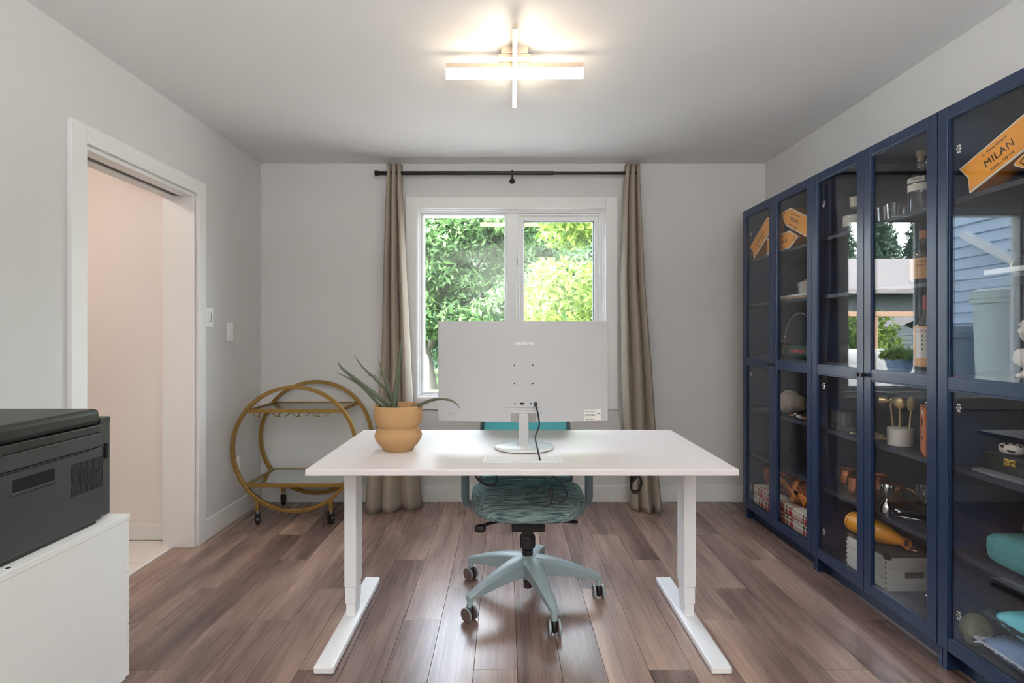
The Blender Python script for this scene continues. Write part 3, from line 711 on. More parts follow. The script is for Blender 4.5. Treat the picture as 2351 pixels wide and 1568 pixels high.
for a in (218.8, 287, 358, 147, 74):
    a = math.radians(a); M = Matrix.Rotation(a, 4, 'Z'); q = B(); sec = []
    for t in [i/10 for i in range(11)]:
        x = .03+(RB-.018)*t; ztop = .192-.085*t**1.5; h = .062*(1-t)**.8+.022; wd_ = .026*(1-t)+.016
        sec.append((x, ztop, h, wd_))
    vs = []
    for x, zt, h, wd_ in sec: vs += [(x, -wd_, zt-.008), (x, -wd_*.6, zt), (x, wd_*.6, zt), (x, wd_, zt-.008), (x, wd_*.75, zt-h), (x, -wd_*.75, zt-h)]
    fs = [(6*i+k, 6*i+(k+1) % 6, 6*i+6+(k+1) % 6, 6*i+6+k) for i in range(10) for k in range(6)]+[tuple(range(6)), tuple(60+k for k in range(6))]
    q.add(vs, fs, M); lg = q.obj('leg', frame_m, ch, smooth=50, bevel=.002)
    Mc = M @ Matrix.Translation((RB, 0, 0)) @ Matrix.Rotation(.35-a+(.5 if math.cos(a) < 0 else -.3), 4, 'Z')
    B().lathe([(.0125, .058), (.0125, .092)], 14, M @ Matrix.Translation((RB, 0, 0))).obj('caster_stem', frame_m, lg, smooth=40)
    B().sell((0, 0, .036), .011, .02, .027, .6, .8, 14, 10, Mc).obj('caster_body', black_m, lg, smooth=60)
    for s in (-1, 1):
        wl = B().lathe([(.020, -.0075), (.0275, -.006), (.0295, -.003), (.0295, .004), (.027, .0065), (.01, .0075)], 24, Mc @ Matrix.Translation((s*.0195, 0, .0295)) @ Matrix.Rotation(s*PI/2, 4, 'Y')).obj('wheel', caster_m, lg, smooth=35)
        B().lathe([(.0297, -.003), (.0303, -.001), (.0303, .003), (.0297, .0045)], 24, Mc @ Matrix.Translation((s*.0195, 0, .0297)) @ Matrix.Rotation(s*PI/2, 4, 'Y'), cap=False).obj('tread', frame_m, wl, smooth=35)

# loose cables under the desk
cable('charging_cable', 'thin black cable looping under the middle of the desk', [at(1250, 1088, 2.06), at(1252, 1110, 2.06), at(1232, 1124, 2.06), at(1207, 1139, 2.06), at(1225, 1155, 2.06), at(1258, 1162, 2.06), at(1268, 1145, 2.06), at(1266, 1115, 2.06), at(1262, 1140, 2.05), at(1290, 1153, 2.05), at(1302, 1133, 2.05), at(1288, 1108, 2.05), at(1264, 1090, 2.05)], .0024)
cable('charging_cable', 'black cable hooked under the desk left of the chair centre', [at(1090, 1088, 2.1), at(1100, 1103, 2.1), at(1120, 1114, 2.1), at(1136, 1112, 2.1), at(1141, 1098, 2.1), at(1141, 1088, 2.1)], .0045)
cable('coiled_cable', 'bundled black cable hanging under the desk before the right curtain', [at(1449, 1086, 2.3), at(1449, 1110, 2.3), at(1456, 1098, 2.3), at(1463, 1088, 2.3), at(1472, 1104, 2.3), at(1466, 1124, 2.3), at(1452, 1126, 2.3), at(1448, 1114, 2.3), at(1458, 1100, 2.31), at(1466, 1090, 2.31), at(1473, 1110, 2.31), at(1462, 1132, 2.31), at(1450, 1124, 2.31), at(1452, 1088, 2.31)], .0042)
cable('white_cable', 'white cable drooping under the desk beside the chair arm', [at(1368, 1086, 2.4), at(1378, 1092, 2.4), at(1388, 1094, 2.4), at(1402, 1086, 2.4)], .0035, white_m)

# ------------------------------------------------------------------ file cabinet and printer
cb = thing('file_cabinet', 'white cabinet under the printer at the left', 'cabinet', (-1.52, 1.42, 0))
x0, x1, y0, y1 = -.235, .242, -.40, .38
box(x0, x1, y0, y1-.02, .05, .58).obj('body', cab_m, cb, bevel=.001)
box(x0+.02, x1-.02, y0+.02, y1-.05, 0, .0495).obj('plinth', cab_m, cb)
q = box(x0-.002, x1+.002, y0, y1, .5805, .60).obj('top_panel', cab_m, cb, bevel=.0015)
B().lathe([(.006, .6001), (.006, .6008)], 12, Matrix.Translation((x1-.018, -.04, 0))).obj('lock_hole', hole_m, q)
for z0, z1 in ((.055, .228), (.232, .402), (.406, .574)):
    f = box(x0, x1, y1-.0195, y1-.001, z0, z1).obj('drawer_front', cab_m, cb, bevel=.001)
    box(-.06, .06, y1-.001, y1+.012, z1-.035, z1-.025).obj('pull', chrome_m, f, bevel=.002)
PY1, PX1 = 1.735, -1.309
pr = thing('printer', 'dark grey printer on the white cabinet', 'printer', (-1.509, 1.51, .60))
def prb(x0, x1, y0, y1, z0, z1): return box(x0+1.509, x1+1.509, y0-1.51, y1-1.51, z0, z1)
prb(-1.70, PX1, 1.29, PY1-.012, .012, .245).obj('body', prn_m, pr, bevel=.008, seg=3)
prb(-1.69, PX1-.01, 1.31, PY1-.03, 0, .0119).obj('foot_base', prd_m, pr)
prb(-1.70, PX1, 1.29, PY1-.018, .246, .292).obj('scanner_unit', prn_m, pr, bevel=.004)
prb(-1.70, PX1+.001, 1.29, PY1-.02, .2925, .318).obj('lid_band', prd_m, pr, bevel=.003)
lid = prb(-1.705, PX1+.002, 1.285, PY1-.024, .3185, .371).obj('scanner_lid', prd_m, pr, bevel=.016, seg=4)
rear = prb(-1.66, PX1-.012, PY1-.0115, PY1+.035, .012, .335).obj('rear_cover', prn_m, pr, bevel=.004)
prb(-1.315, PX1-.0112, PY1+.008, PY1+.02, .20, .25).obj('cover_slot', hole_m, rear)
prb(-1.66, PX1-.011, PY1-.011, PY1+.035, .318, .336).obj('rear_lid', prd_m, rear, bevel=.003)
def ps(px, py):      # pixel on the printer's right side
    Y = (PX1)*F/(px-CX); return Y, CH-(py-CY)/F*Y-.60
ya, yb_ = ps(28, 1066)[0], ps(126, 1060)[0]
h = prb(PX1-.004, PX1+.0006, min(ya, yb_), max(ya, yb_), .186, .222).obj('handle_recess', hole_m, pr, bevel=.004)
prb(PX1+.0004, PX1+.004, min(ya, yb_)-.004, max(ya, yb_)+.004, .180, .186).obj('recess_lip', prn_m, h, bevel=.001)
va, vb = ps(163, 1100)[0], ps(236, 1100)[0]
q = B()
for i in range(16):
    z = .118+.0062*i
    q.box(PX1+1.509, PX1+.0014+1.509, va-1.51, vb-1.51, z, z+.0030)
vg = q.obj('vent_grille', hole_m, pr); 
q = B()
for i in range(5): yy = va+(vb-va)*(i+.5)/5; q.box(PX1+1.509, PX1+.0016+1.509, yy-1.51-.001, yy-1.51+.001, .118, .216)
q.obj('grille_rib', prn_m, pr)
prb(PX1-.001, PX1+.0012, 1.30, PY1-.05, .240, .2425).obj('seam', hole_m, pr)

# ------------------------------------------------------------------ bookcases
BX0, BX1, BXB = 1.57, 1.591, 1.872            # door front, carcass front, carcass back
SH = (1.685, 1.398, 1.061, .727, .43)         # shelf centre heights
T = .018
def bookcase(ya, yb, label):                  # ya near end, yb far end
    W = yb-ya; t = thing('bookcase', label, 'bookcase', (1.72, (ya+yb)/2, 0)); cx, cy = 1.72, (ya+yb)/2
    def bb(x0, x1, y0, y1, z0, z1): return box(x0-cx, x1-cx, y0-cy, y1-cy, z0, z1)
    for y in (ya+.001, yb-.001-T): bb(BX1, BXB, y, y+T, 0, 2.02).obj('side_panel', navy_m, t, bevel=.001, seg=1)
    bb(BX1, BXB, ya+T+.0015, yb-T-.0015, 2.0, 2.0195).obj('top_panel', navy_m, t)
    bb(BX1+.006, BXB, ya+T+.0015, yb-T-.0015, .091, .109).obj('bottom_panel', navyin_m, t)
    bb(BXB-.006, BXB-.001, ya+T+.0015, yb-T-.0015, .0, 2.0).obj('back_panel', navyin_m, t)
    bb(BX1+.045, BX1+.06, ya+T+.0015, yb-T-.0015, .001, .09).obj('plinth', navy_m, t)
    for z in SH: bb(BX1+.012, BXB-.0065, ya+T+.002, yb-T-.002, z-.009, z+.009).obj('shelf', navyin_m, t, bevel=.001, seg=1)
    mid = (ya+yb)/2; ST, RT = .043, .042; z0, z1, zm = .083, 2.018, 1.032
    for k, (y0, y1) in enumerate(((ya+.002, mid-.0015), (mid+.0015, yb-.002))):
        q = B()
        for y in (y0, y1-ST): q.box(BX0-cx, BX1-.001-cx, y-cy, y+ST-cy, z0, z1)
        for za, zb_ in ((z0, z0+.046), (zm-.02, zm+.021), (z1-RT, z1)): q.box(BX0+.001-cx, BX1-.001-cx, y0+ST-cy, y1-ST-cy, za, zb_)
        dr = q.obj('door', navy_m, t, bevel=.0022)
        for za, zb_ in ((z0+.046, zm-.02), (zm+.021, z1-RT)):
            bb(BX0+.0095, BX0+.0135, y0+ST+.0003, y1-ST-.0003, za+.0003, zb_-.0003).obj('glass_pane', pane_m, dr)
            q = B()                                    # inner glazing bead
            q.box(BX0+.004-cx, BX0+.009-cx, y0+ST-cy, y0+ST+.006-cy, za, zb_).box(BX0+.004-cx, BX0+.009-cx, y1-ST-.006-cy, y1-ST-cy, za, zb_)
            q.box(BX0+.004-cx, BX0+.009-cx, y0+ST+.006-cy, y1-ST-.006-cy, za, za+.006).box(BX0+.004-cx, BX0+.009-cx, y0+ST+.006-cy, y1-ST-.006-cy, zb_-.006, zb_)
            q.obj('glazing_bead', navy_m, dr)
        ye = y1-.012 if k == 0 else y0+.012
        B().tube([(BX0-cx, ye-cy, zm), (BX0-.013-cx, ye-cy, zm), (BX0-.016-cx, ye-cy, zm)], [.0055, .0055, .009], 14).tube([(BX0-.016-cx, ye-cy, zm), (BX0-.024-cx, ye-cy, zm)], .0095, 14).obj('knob', black_m, dr, smooth=35)
        yh = y0+ST+.022 if k == 0 else y1-ST-.022
        for z in (.22, .95, 1.86):
            q = B()
            for i in range(6): a = i*PI/3; q.sell((BX0+.023-cx, yh-cy+.008*math.cos(a), z+.013*math.sin(a)), .004, .004, .006, 1, 1, 8, 6)
            q.sell((BX0+.026-cx, yh-cy, z), .006, .009, .009, 1, 1, 10, 6)
            q.obj('hinge_cup', silver_m, dr, smooth=60)
    return t
BY = (3.500, 2.7125, 1.925, 1.1375)
bookcase(BY[1], BY[0], 'navy glass-door bookcase nearest the window wall, plaid blanket inside')
bookcase(BY[2], BY[1], 'navy glass-door bookcase in the middle, holding bottles and copper mugs')
bookcase(BY[3], BY[2], 'navy glass-door bookcase cut off by the right edge of the photo')
STOP = [z+.0095 for z in SH]+[.1095]

def arrow_tin(label, org, ang, L, h, tip, big, small='', th=.075, bigx=None, size=.032, chev=True):
    a = math.radians(ang); u = Vector((0, -math.cos(a), math.sin(a))); v = Vector((0, math.sin(a), math.cos(a)))
    t = thing('arrow_tin', label, 'gift tin', org, group='arrow-shaped orange tins'); M = frame((0, 0, 0), u, v)
    hd = .088; r = .008
    P = [(0, 0), (.016, h*.5), (0, h), (L-hd, h), (L-r, h/2+r*.6), (L-r, h/2-r*.6), (L-hd, 0)]
    if tip == 'left': P = [(L-x, y) for x, y in P][::-1]
    cx, cy = L/2, h/2
    def ins(b): return [(cx+(x-cx)*(1-2*b/L), cy+(y-cy)*(1-2*b/h)) for x, y in P]
    B().prism(ins(.0015), -th, -.0061, M).obj('body', orang2_m, t, bevel=.001)
    B().prism(P, -.006, 0, M).obj('rim', paper_m, t, bevel=.0015)
    B().prism(ins(.006), .0002, .0012, M).obj('front_panel', orange_m, t)
    X = bigx if bigx is not None else (L-hd)*.52 if tip == 'right' else hd+(L-hd)*.48
    def TM(x, y): return M @ Matrix.Translation((x, y, .0016))
    if big: text('lettering', big, size, ink_m, t, TM(X, h*.47), .0003, 1.08)
    if small: text('lettering', small, .0125, ink_m, t, TM(X, h*.18), .0003, 1.05)
    if big: text('lettering', 'Veuve Clicquot', .0125, ink_m, t, TM(X+.006, h*.79), .0003)
    B().box(X-.052, X-.042, h*.74, h*.84, .0013, .0018, M).obj('emblem', orang2_m, t)
    if chev:
        s = -1 if tip == 'left' else 1; xc = (hd*.45 if tip == 'left' else L-hd*.45)
        q = B()
        for k in (-1, 1): q.prism([(xc+s*.008, h/2), (xc-s*.008, h/2+k*.013), (xc-s*.008, h/2+k*.019), (xc+s*.012, h/2)][::k*s], .0013, .0018, M)
        q.obj('chevron', ink_m, t)
    return t
arrow_tin('orange arrow-shaped tin lettered SYDNEY, leaning in the far bookcase', (1.606, 3.423, 1.6955), 32, .354, .102, 'right', 'SYDNEY', 'REIMS - 16 970 KM', chev=False)
arrow_tin('orange arrow-shaped tin ending in DAM, lying on the far top shelf', (1.607, 3.258, 1.6955), 0, .354, .1, 'right', 'AMSTERDAM', 'REIMS - 406 KM', size=.03, bigx=.15)
arrow_tin('orange arrow-shaped tin lettered MIAMI, tip pointing left', (1.606, 3.107, 1.868), -26.3, .354, .103, 'left', 'MIAMI', 'REIMS - 7 484 KM', bigx=.165)
arrow_tin('orange arrow-shaped tin lettered MILAN in the nearest bookcase', (1.606, 1.832, 1.6955), 23, .354, .106, 'right', 'MILAN', 'REIMS - 572 KM', bigx=.142, size=.036, chev=False)
arrow_tin('orange arrow-shaped tin under the MILAN tin, tip pointing left', (1.607, 1.680, 1.6955), 0, .354, .101, 'left', '', '')

# ---- far bookcase
z = STOP[1]
t = thing('serving_board', 'pale marble board on the far bookcase shelf', 'serving board', (1.73, 2.98, z))
box(-.10, .10, -.19, .17, .0, .012).obj('wood_base', wood_m, t, bevel=.002); box(-.105, .105, -.20, .175, .0125, .026).obj('slab', marble_m, t, bevel=.003)
t = thing('hexagonal_planter', 'small white hexagonal planter on the marble board', 'planter', (1.735, 2.985, z+.0265), .3)
B().lathe([(.068, 0), (.072, .004), (.078, .07), (.07, .07), (.066, .05)], 6).obj('pot', mat('planter_white', rgb(206, 200, 194), .8, var=.04), t)
B().lathe([(.066, .055), (.002, .058)], 12).obj('soil', soil_m, t)
B().sell((-.02, .02, .075), .014, .022, .016, 1, 1, 12, 8).sell((.012, -.01, .07), .016, .014, .014, 1, 1, 12, 8).obj('succulent', mat('succulent', rgb(176, 140, 62), .7, var=.2), t, smooth=60)
z = STOP[2]
t = thing('silver_tray', 'round silver tray with ornate rim, propped upright', 'tray', (1.775, 3.215, z))
M = frame((0, 0, .138), (0, -1, 0), (.17, 0, .985))
B().lathe([(.001, -.003), (.10, -.003), (.128, .006), (.132, .006), (.129, .002), (.10, -.006), (.001, -.006)], 48, M, cap=False).obj('plate', mat('tarnished_silver', (.32, .33, .34), .25, 1, var=.3, vscale=60), t, smooth=50)
q = B()
for i in range(46): a = 2*PI*i/46; q.sell((.131*math.cos(a), .131*math.sin(a), .006), .008, .008, .004, 1, 1, 7, 5, M)
q.obj('ornate_rim', silver_m, t, smooth=60)
t = thing('amber_jar', 'round amber glass jar beside the silver tray', 'jar', (1.66, 3.165, z))
B().lathe([(.03, 0), (.046, .012), (.053, .04), (.05, .066), (.038, .084), (.034, .09)], 28, cap=False).obj('bowl', amber_m, t, smooth=60)
B().lathe([(.036, .09), (.037, .098), (.012, .104), (.002, .105)], 24).obj('lid', mat('amber_lid', rgb(116, 70, 42), .4, .3), t, smooth=50)
t = thing('green_cylinder_tin', 'dark green cylindrical tin lettered STRASBOURG', 'tin', (1.652, 2.93, z))
B().lathe([(.036, -.155), (.0385, -.152), (.0385, .152), (.036, .155)], 32, Matrix.Translation((0, 0, .039)) @ Matrix.Rotation(PI/2, 4, 'X')).obj('body', gtin_m, t, smooth=40)
for y in (-.146, .146): B().lathe([(.0388, -.003), (.0392, 0), (.0388, .003)], 32, Matrix.Translation((0, y, .039)) @ Matrix.Rotation(PI/2, 4, 'X'), cap=False).obj('band', brass_m, t, smooth=40)
text('lettering', 'STRASBOURG', .026, red_m, t, frame((-.0388, -.005, .045), (0, -1, 0), (.1, 0, .99)), .0006, 1.02, .95)
t = thing('wooden_box', 'light wooden box behind the green tin', 'box', (1.76, 2.925, z))
box(-.05, .05, -.13, .12, 0, .062).obj('body', wood_m, t, bevel=.002); box(-.052, .052, -.132, .122, .0625, .075).obj('lid', wood_m, t, bevel=.002)
z = STOP[3]
def rocky(seed, amp, sc):
    def f(p):
        n_ = mnoise.noise(Vector((p.x*sc+seed, p.y*sc, p.z*sc))); m_ = mnoise.noise(Vector((p.x*sc*2.6, p.y*sc*2.6+seed, p.z*sc*2.6)))
        return p*(1+amp*n_+amp*.45*m_)
    return f
rk = B().sell((0, 0, .066), .066, .078, .062, .85, .85, 32, 20, fn=rocky(3.1, .34, 13)); zm = min(v[2] for v in rk.v); rk.v = [(x, y, zz-zm) for x, y, zz in rk.v]
tag(rk.obj('rock', rock_m, smooth=50, loc=(1.715, 3.19, z)), 'large beige rock on the far bookcase shelf', 'rock')
for i, (px, py, r, lab, m_) in enumerate(((1816, 954, .010, 'small orange pebble nearest the beige rock', ribbon_m), (1834, 952, .013, 'round pale shell-coloured pebble on the rock shelf', marble_m), (1838, 960, .012, 'pinkish pebble at the shelf edge below the rock', rock_m), (1848, 957, .011, 'rust coloured pebble by the door frame', rwood_m), (1826, 950, .008, 'tiny grey pebble between the other pebbles', crate_m))):
    X = 1.655 if i != 4 else 1.70; Y = X*F/(px-CX)
    st_ = B().sell((0, 0, r*.6), r, r*1.2, r*.6, .9, .9, 14, 10, fn=rocky(i*2.3, .3, 50)); zm = min(v[2] for v in st_.v); st_.v = [(x, y, zz-zm) for x, y, zz in st_.v]
    tag(st_.obj('pebble', m_, smooth=60, loc=(X, Y, z)), lab, 'pebble', 'pebbles on the shelf')
z = STOP[5]
t = thing('plaid_blanket', 'cream, red and green plaid blanket folded on the bottom shelf', 'blanket', (1.73, 3.115, z))
B().sell((0, 0, .033), .118, .355, .033, .25, .18, 48, 16).obj('lower_fold', plaid_m, t, smooth=60); B().sell((-.002, 0, .097), .12, .35, .032, .3, .18, 48, 16).obj('upper_fold', plaid_m, t, smooth=60)
t = thing('paisley_bundle', 'red paisley quilt bundle tied with an orange ribbon', 'quilt', (1.745, 3.1, z+.134))
B().sell((0, .0, .072), .10, .325, .072, .55, .35, 48, 18, fn=lambda p: p*(1+.05*mnoise.noise(p*11))).obj('quilt', paisley_m, t, smooth=70)
def rib(u0, name):
    return B().grid(lambda u, v: Vector((.106*math.copysign(abs(math.cos(PI*2*u))**.6, math.cos(PI*2*u)), -.10+u0*math.sin(2*PI*u)*.05+(v-.5)*.05, .073+.077*math.copysign(abs(math.sin(PI*2*u))**.6, math.sin(PI*2*u)))), 40, 1, True)
rib(0, '').obj('ribbon', ribbon_m, t, smooth=80, solid=.002)
B().grid(lambda u, v: Vector((-.108-.004*math.sin(PI*u), -.26+.32*u, .045+.05*u+(v-.5)*.035+.012*math.sin(3*PI*u))), 16, 2).obj('ribbon', ribbon_m, t, smooth=80, solid=.002)
B().grid(lambda u, v: Vector((-.112, -.14+.06*u+(v-.5)*.045, .09-.075*u)), 10, 2).grid(lambda u, v: Vector((-.112, -.10-.11*u, .085-.05*u*u+(v-.5)*.04)), 10, 2).obj('ribbon_tail', ribbon_m, t, smooth=80, solid=.002)

# ---- middle bookcase
def on(px, X): return X*F/(px-CX)
z = STOP[0]
def bottle(name, label, loc, prof, gm, capp, capm, lab=(), n=36, liquid=None):
    t = thing(name, label, 'bottle', loc)
    B().lathe(prof, n, cap=False).obj('glass', gm, t, smooth=45)
    if capp: B().lathe(capp, n).obj('stopper', capm, t, smooth=40)
    for nm, r, z0, z1, a0, a1, m_ in lab:
        B().grid(lambda u, v: (r*math.cos(a0+(a1-a0)*u), r*math.sin(a0+(a1-a0)*u), z0+(z1-z0)*v), 28, 1).obj(nm, m_, t, smooth=80)
    if liquid: B().lathe(liquid[0], n).obj('liquid', liquid[1], t, smooth=45)
    return t
VA = math.atan2(-2.15, -1.7)                 # azimuth toward the viewer
def curve_text(t, body, r, zt, size, m_, a=VA):
    d_ = Vector((math.cos(a), math.sin(a), 0)); u = Vector((-math.sin(a), math.cos(a), 0)); return text('lettering', body, size, m_, t, frame(d_*(r+.0012)+Vector((0, 0, zt)), u, (0, 0, 1)), .0003)
g_ = bottle('gin_bottle', 'tall clear bottle with cork top and cream band label', (1.71, 2.175, z), [(.001, .004), (.044, .003), (.047, .012), (.047, .155), (.043, .175), (.028, .188), (.0155, .197), (.0145, .245)], clear_m,
    [(.0135, .226), (.0135, .246), (.0185, .2465), (.0195, .255), (.0185, .268)], mat('cork', rgb(186, 170, 146), .8), (('label_band', .0476, .10, .128, VA-1.3, VA+1.5, paper_m), ('label_flag', .0476, .135, .155, VA-1.3, VA+.25, paper_m)), liquid=None)
curve_text(g_, 'EMPRESS', .0478, .146, .010, ink_m, VA-.35)
bottle('small_bottle', 'short clear bottle with broad white cap on the top shelf', (1.725, 2.615, z), [(.001, .004), (.046, .003), (.05, .01), (.05, .10), (.04, .125), (.019, .137), (.018, .155)], tinted_m,
    [(.0195, .145), (.0195, .176), (.0205, .1765), (.0205, .192)], mat('cap_white', rgb(226, 220, 206), .5), (('label', .0506, .045, .098, VA-1.2, VA+1.2, paper_m),))
def tumbler(name, label, loc, r0, r1, h, tilt=0, thick=.0025, base=.012, grp=None, m_=clear_m):
    t = thing(name, label, 'glass', loc, group=grp)
    B().lathe([(.001, .001), (r0, .001), (r1, h), (r1-thick, h), (r0-thick, base), (.001, base)], 28, cap=False).obj('bowl', m_, t, smooth=40); return t
tumbler('shot_glass', 'clear flared glass left of the gin bottle', (1.70, on(2052, 1.70), z), .022, .031, .085)
tumbler('shot_glass', 'clear flared glass farthest left on the top bottle shelf', (1.69, on(2030, 1.69), z), .022, .030, .08)
tumbler('shot_glass', 'clear straight glass behind the flared ones', (1.78, on(2075, 1.78), z), .03, .032, .082)
z = STOP[1]
g_ = bottle('whiskey_bottle', 'whiskey bottle with peach paper label on the second shelf', (1.70, on(2122, 1.70), z), [(.001, .004), (.046, .003), (.049, .01), (.049, .125), (.04, .145), (.02, .158), (.0145, .17), (.0145, .195)], amber_m,
    [(.0165, .19), (.0165, .222)], mat('cap_orange', rgb(176, 112, 70), .5), (('label', .0496, .025, .108, VA-1.3, VA+1.3, papero_m),))
curve_text(g_, 'MONKEY', .05, .093, .0125, ink_m); curve_text(g_, 'SHOULDER', .05, .077, .0115, ink_m)
z = STOP[2]
g_ = bottle('liqueur_bottle', 'dark green bottle with red neck and white printed label', (1.668, on(2129, 1.668), z), [(.001, .004), (.04, .003), (.043, .012), (.043, .165), (.036, .19), (.018, .215), (.0145, .235), (.0145, .285)], green_m,
    [(.0155, .235), (.0155, .292)], mat('capsule_red', rgb(150, 44, 52), .4), (('straw_wrap', .0436, .012, .17, 0, 2*PI, papero_m), ('label', .0441, .045, .165, VA-.95, VA+.9, paper_m)))
curve_text(g_, 'LUXARDO', .0445, .152, .0135, red_m, VA-.1)
for i in range(4):
    for j in (-1, 0, 1):
        a = VA+j*.36; d_ = Vector((math.cos(a), math.sin(a), 0)); u = Vector((-math.sin(a), math.cos(a), 0)); B().lathe([(.0042, 0), (.0042, .0004)], 12, frame(d_*.0447+Vector((0, 0, .132-.017*i)), u, (0, 0, 1))).obj('medal_print', arm_m, g_)
t = thing('crystal_glass', 'small cut crystal stem glass on the middle shelf', 'glass', (1.68, on(1936, 1.68), z))
B().lathe([(.022, .001), (.006, .004), (.005, .03), (.018, .042), (.026, .06), (.028, .088), (.026, .088), (.02, .05), (.001, .04)], 14, cap=False).obj('bowl', clear_m, t)
z = STOP[3]
for X, px, lab in ((1.655, 1923, 'clear whisky tumbler nearest the far door frame'), (1.65, 1940, 'clear whisky tumbler in front of its twin')):
    t = thing('whisky_tumbler', lab, 'glass', (X, on(px, X), z), group='whisky tumblers')
    B().lathe([(.001, .001), (.034, .001), (.0365, .008), (.036, .03), (.0365, .095), (.0345, .095), (.033, .035), (.025, .026), (.001, .024)], 28, cap=False).obj('bowl', clear_m, t, smooth=30)
    q = B()
    for i in range(9): a = i*2*PI/9; q.sell((.033*math.cos(a), .033*math.sin(a), .016), .007, .007, .013, 1, 1, 8, 6)
    q.obj('cut_base', clear_m, t, smooth=40)
t = thing('brass_spoon', 'brass spoon lying at the shelf edge by the tumblers', 'spoon', (1.64, on(1962, 1.64), z))
B().sell((0, .01, .006), .012, .018, .005, 1, 1, 16, 8).obj('bowl', brass_m, t, smooth=60); B().tube([(.008, -.005, .006), (.05, -.03, .004), (.09, -.055, .004)], [.003, .0025, .004], 8).obj('handle', brass_m, t, smooth=60)
t = thing('cocktail_strainer', 'brass spring strainer lying beside the marble holder', 'strainer', (1.70, on(2018, 1.70), z))
B().tube([(-.012+.014*math.cos(i*.9), .045-.0016*i, .014+.012*math.sin(i*.9)) for i in range(60)], .0013, 5).obj('spring', brass_m, t, smooth=60); B().tube([(.0, -.05, .004), (.0, -.09, .004)], .006, 8, ry=.0015).obj('handle', brass_m, t, smooth=50); B().lathe([(.03, .0), (.03, .0015)], 24, Matrix.Translation((.0, -.01, .001))).obj('plate', brass_m, t)
hx, hy = 1.695, on(2067, 1.695)
t = thing('tool_holder', 'oval white marble bar tool holder', 'tool holder', (hx, hy, z), .62)
B().lathe([(1, .001), (1, .07), (.96, .0715), (.001, .0715)], 48, Matrix.Diagonal((.061, .045, 1, 1))).obj('block', marble_m, t, smooth=40)
def tl(px, Xoff, lab, nm, mk):
    X = hx+Xoff; Y = on(px, X); t = thing(nm, lab, 'bar tool', (X, Y, z+.0725)); mk(t); return t
def mk1(t):
    B().tube([(0, 0, 0), (-.006, .006, .10)], .0042, 8).obj('handle', brass_m, t, smooth=50)
    M = Matrix.Translation((-.008, .008, .112)) @ Matrix.Rotation(math.radians(-50), 4, 'Z') @ Matrix.Rotation(PI/2, 4, 'Y')
    B().lathe([(.019, -.036), (.015, -.012), (.008, 0), (.017, .012), (.021, .03), (.019, .03), (.006, .002)], 24, M, cap=False).obj('cups', brass_m, t, smooth=50)
def mk2(t):
    B().tube([(0, 0, 0), (0, 0, .085)], .0045, 8).obj('handle', brass_m, t, smooth=50)
    B().sell((0, 0, .108), .0215, .009, .026, 1, 1, 24, 14, Matrix.Rotation(math.radians(-38), 4, 'Z')).obj('bowl', brass_m, t, smooth=60)
def mk3(t):
    B().tube([(0, 0, 0), (.004, -.003, .075)], .0035, 8).obj('handle', brass_m, t, smooth=50); q = B()
    M = Matrix.Translation((.005, -.004, .105)) @ Matrix.Rotation(math.radians(-38), 4, 'Z')
    q.sell((0, 0, 0), .017, .005, .032, 1, 1, 20, 12, M)
    q.obj('strainer_head', mat('perforated_brass', rgb(150, 132, 92), .4, 1, var=.5, vscale=300), t, smooth=60)
tl(2050, -.01, 'brass jigger on a stick standing in the marble holder', 'brass_jigger', mk1)
tl(2066, -.015, 'brass tasting spoon standing in the middle of the marble holder', 'brass_stirrer', mk2)
tl(2088, .012, 'brass strainer standing at the right of the marble holder', 'brass_strainer', mk3)
t = thing('wooden_puzzle_box', 'upright orange-brown wooden box by the door frame', 'box', (1.657, 2.103, z), math.radians(57.2))
B().box(-.08, .08, -.02, 0, 0, .187).obj('body', rwood_m, t, bevel=.001)
for zz, h_ in ((.125, .03), (.062, .012)): B().box(-.012, .012, -.0006, .0012, zz-h_/2, zz+h_/2).obj('cutout', hole_m, t)
B().box(-.03, .03, -.0006, .0012, .155, .17).obj('label', paper_m, t)
z = STOP[4]
def mug(label, loc, prof, m_, hang=0, hr=.03, hz=.05, hr0=.036):
    t = thing('copper_mug', label, 'mug', loc, group='copper mugs on the shelf')
    B().lathe(prof, 36, cap=False).obj('cup', m_, t, smooth=50)
    d_ = Vector((math.cos(hang), math.sin(hang), 0))
    B().tube([d_*(hr0+hr*math.sin(PI*i/14)*1.0)+Vector((0, 0, hz+.03*math.cos(PI*i/14))) for i in range(15)], .0032, 8).obj('handle', copper_m, t, smooth=60)
ham = [(.001, .001), (.028, .001), (.034, .012), (.043, .045), (.044, .066), (.04, .082), (.042, .1), (.0405, .1), (.038, .082), (.042, .06), (.03, .012), (.001, .004)]
strt = [(.001, .001), (.034, .001), (.0355, .004), (.0355, .086), (.034, .086), (.0335, .004), (.001, .003)]
mug('hammered barrel-shaped copper mug at the far end of the shelf', (1.703, 2.632, z), ham, hammer_m, .6)
mug('smooth straight copper mug before the hammered one', (1.675, 2.53, z), strt, copper_m, .3)
mug('tall hammered copper mug behind the silver jigger', (1.725, 2.452, z), [(r, zz*1.18) for r, zz in ham], hammer_m, .9)
mug('smooth copper mug with large loop handle facing right', (1.772, 2.39, z), [(r*(1.05 if zz > .05 else .95), zz*1.02) for r, zz in strt], copper_m, -.9, .036)
t = thing('silver_jigger', 'silver hourglass jigger at the shelf edge', 'jigger', (1.64, 2.275, z))
B().lathe([(.001, .002), (.026, .001), (.0285, .016), (.025, .036), (.013, .052), (.0055, .06), (.005, .068), (.01, .078), (.02, .094), (.0245, .118), (.023, .118), (.018, .096), (.004, .074)], 20, cap=False).obj('body', chrome_m, t, smooth=40)
t = thing('stem_glass', 'clear stemmed glass behind the silver tongs', 'glass', (1.775, on(2121, 1.775), z))
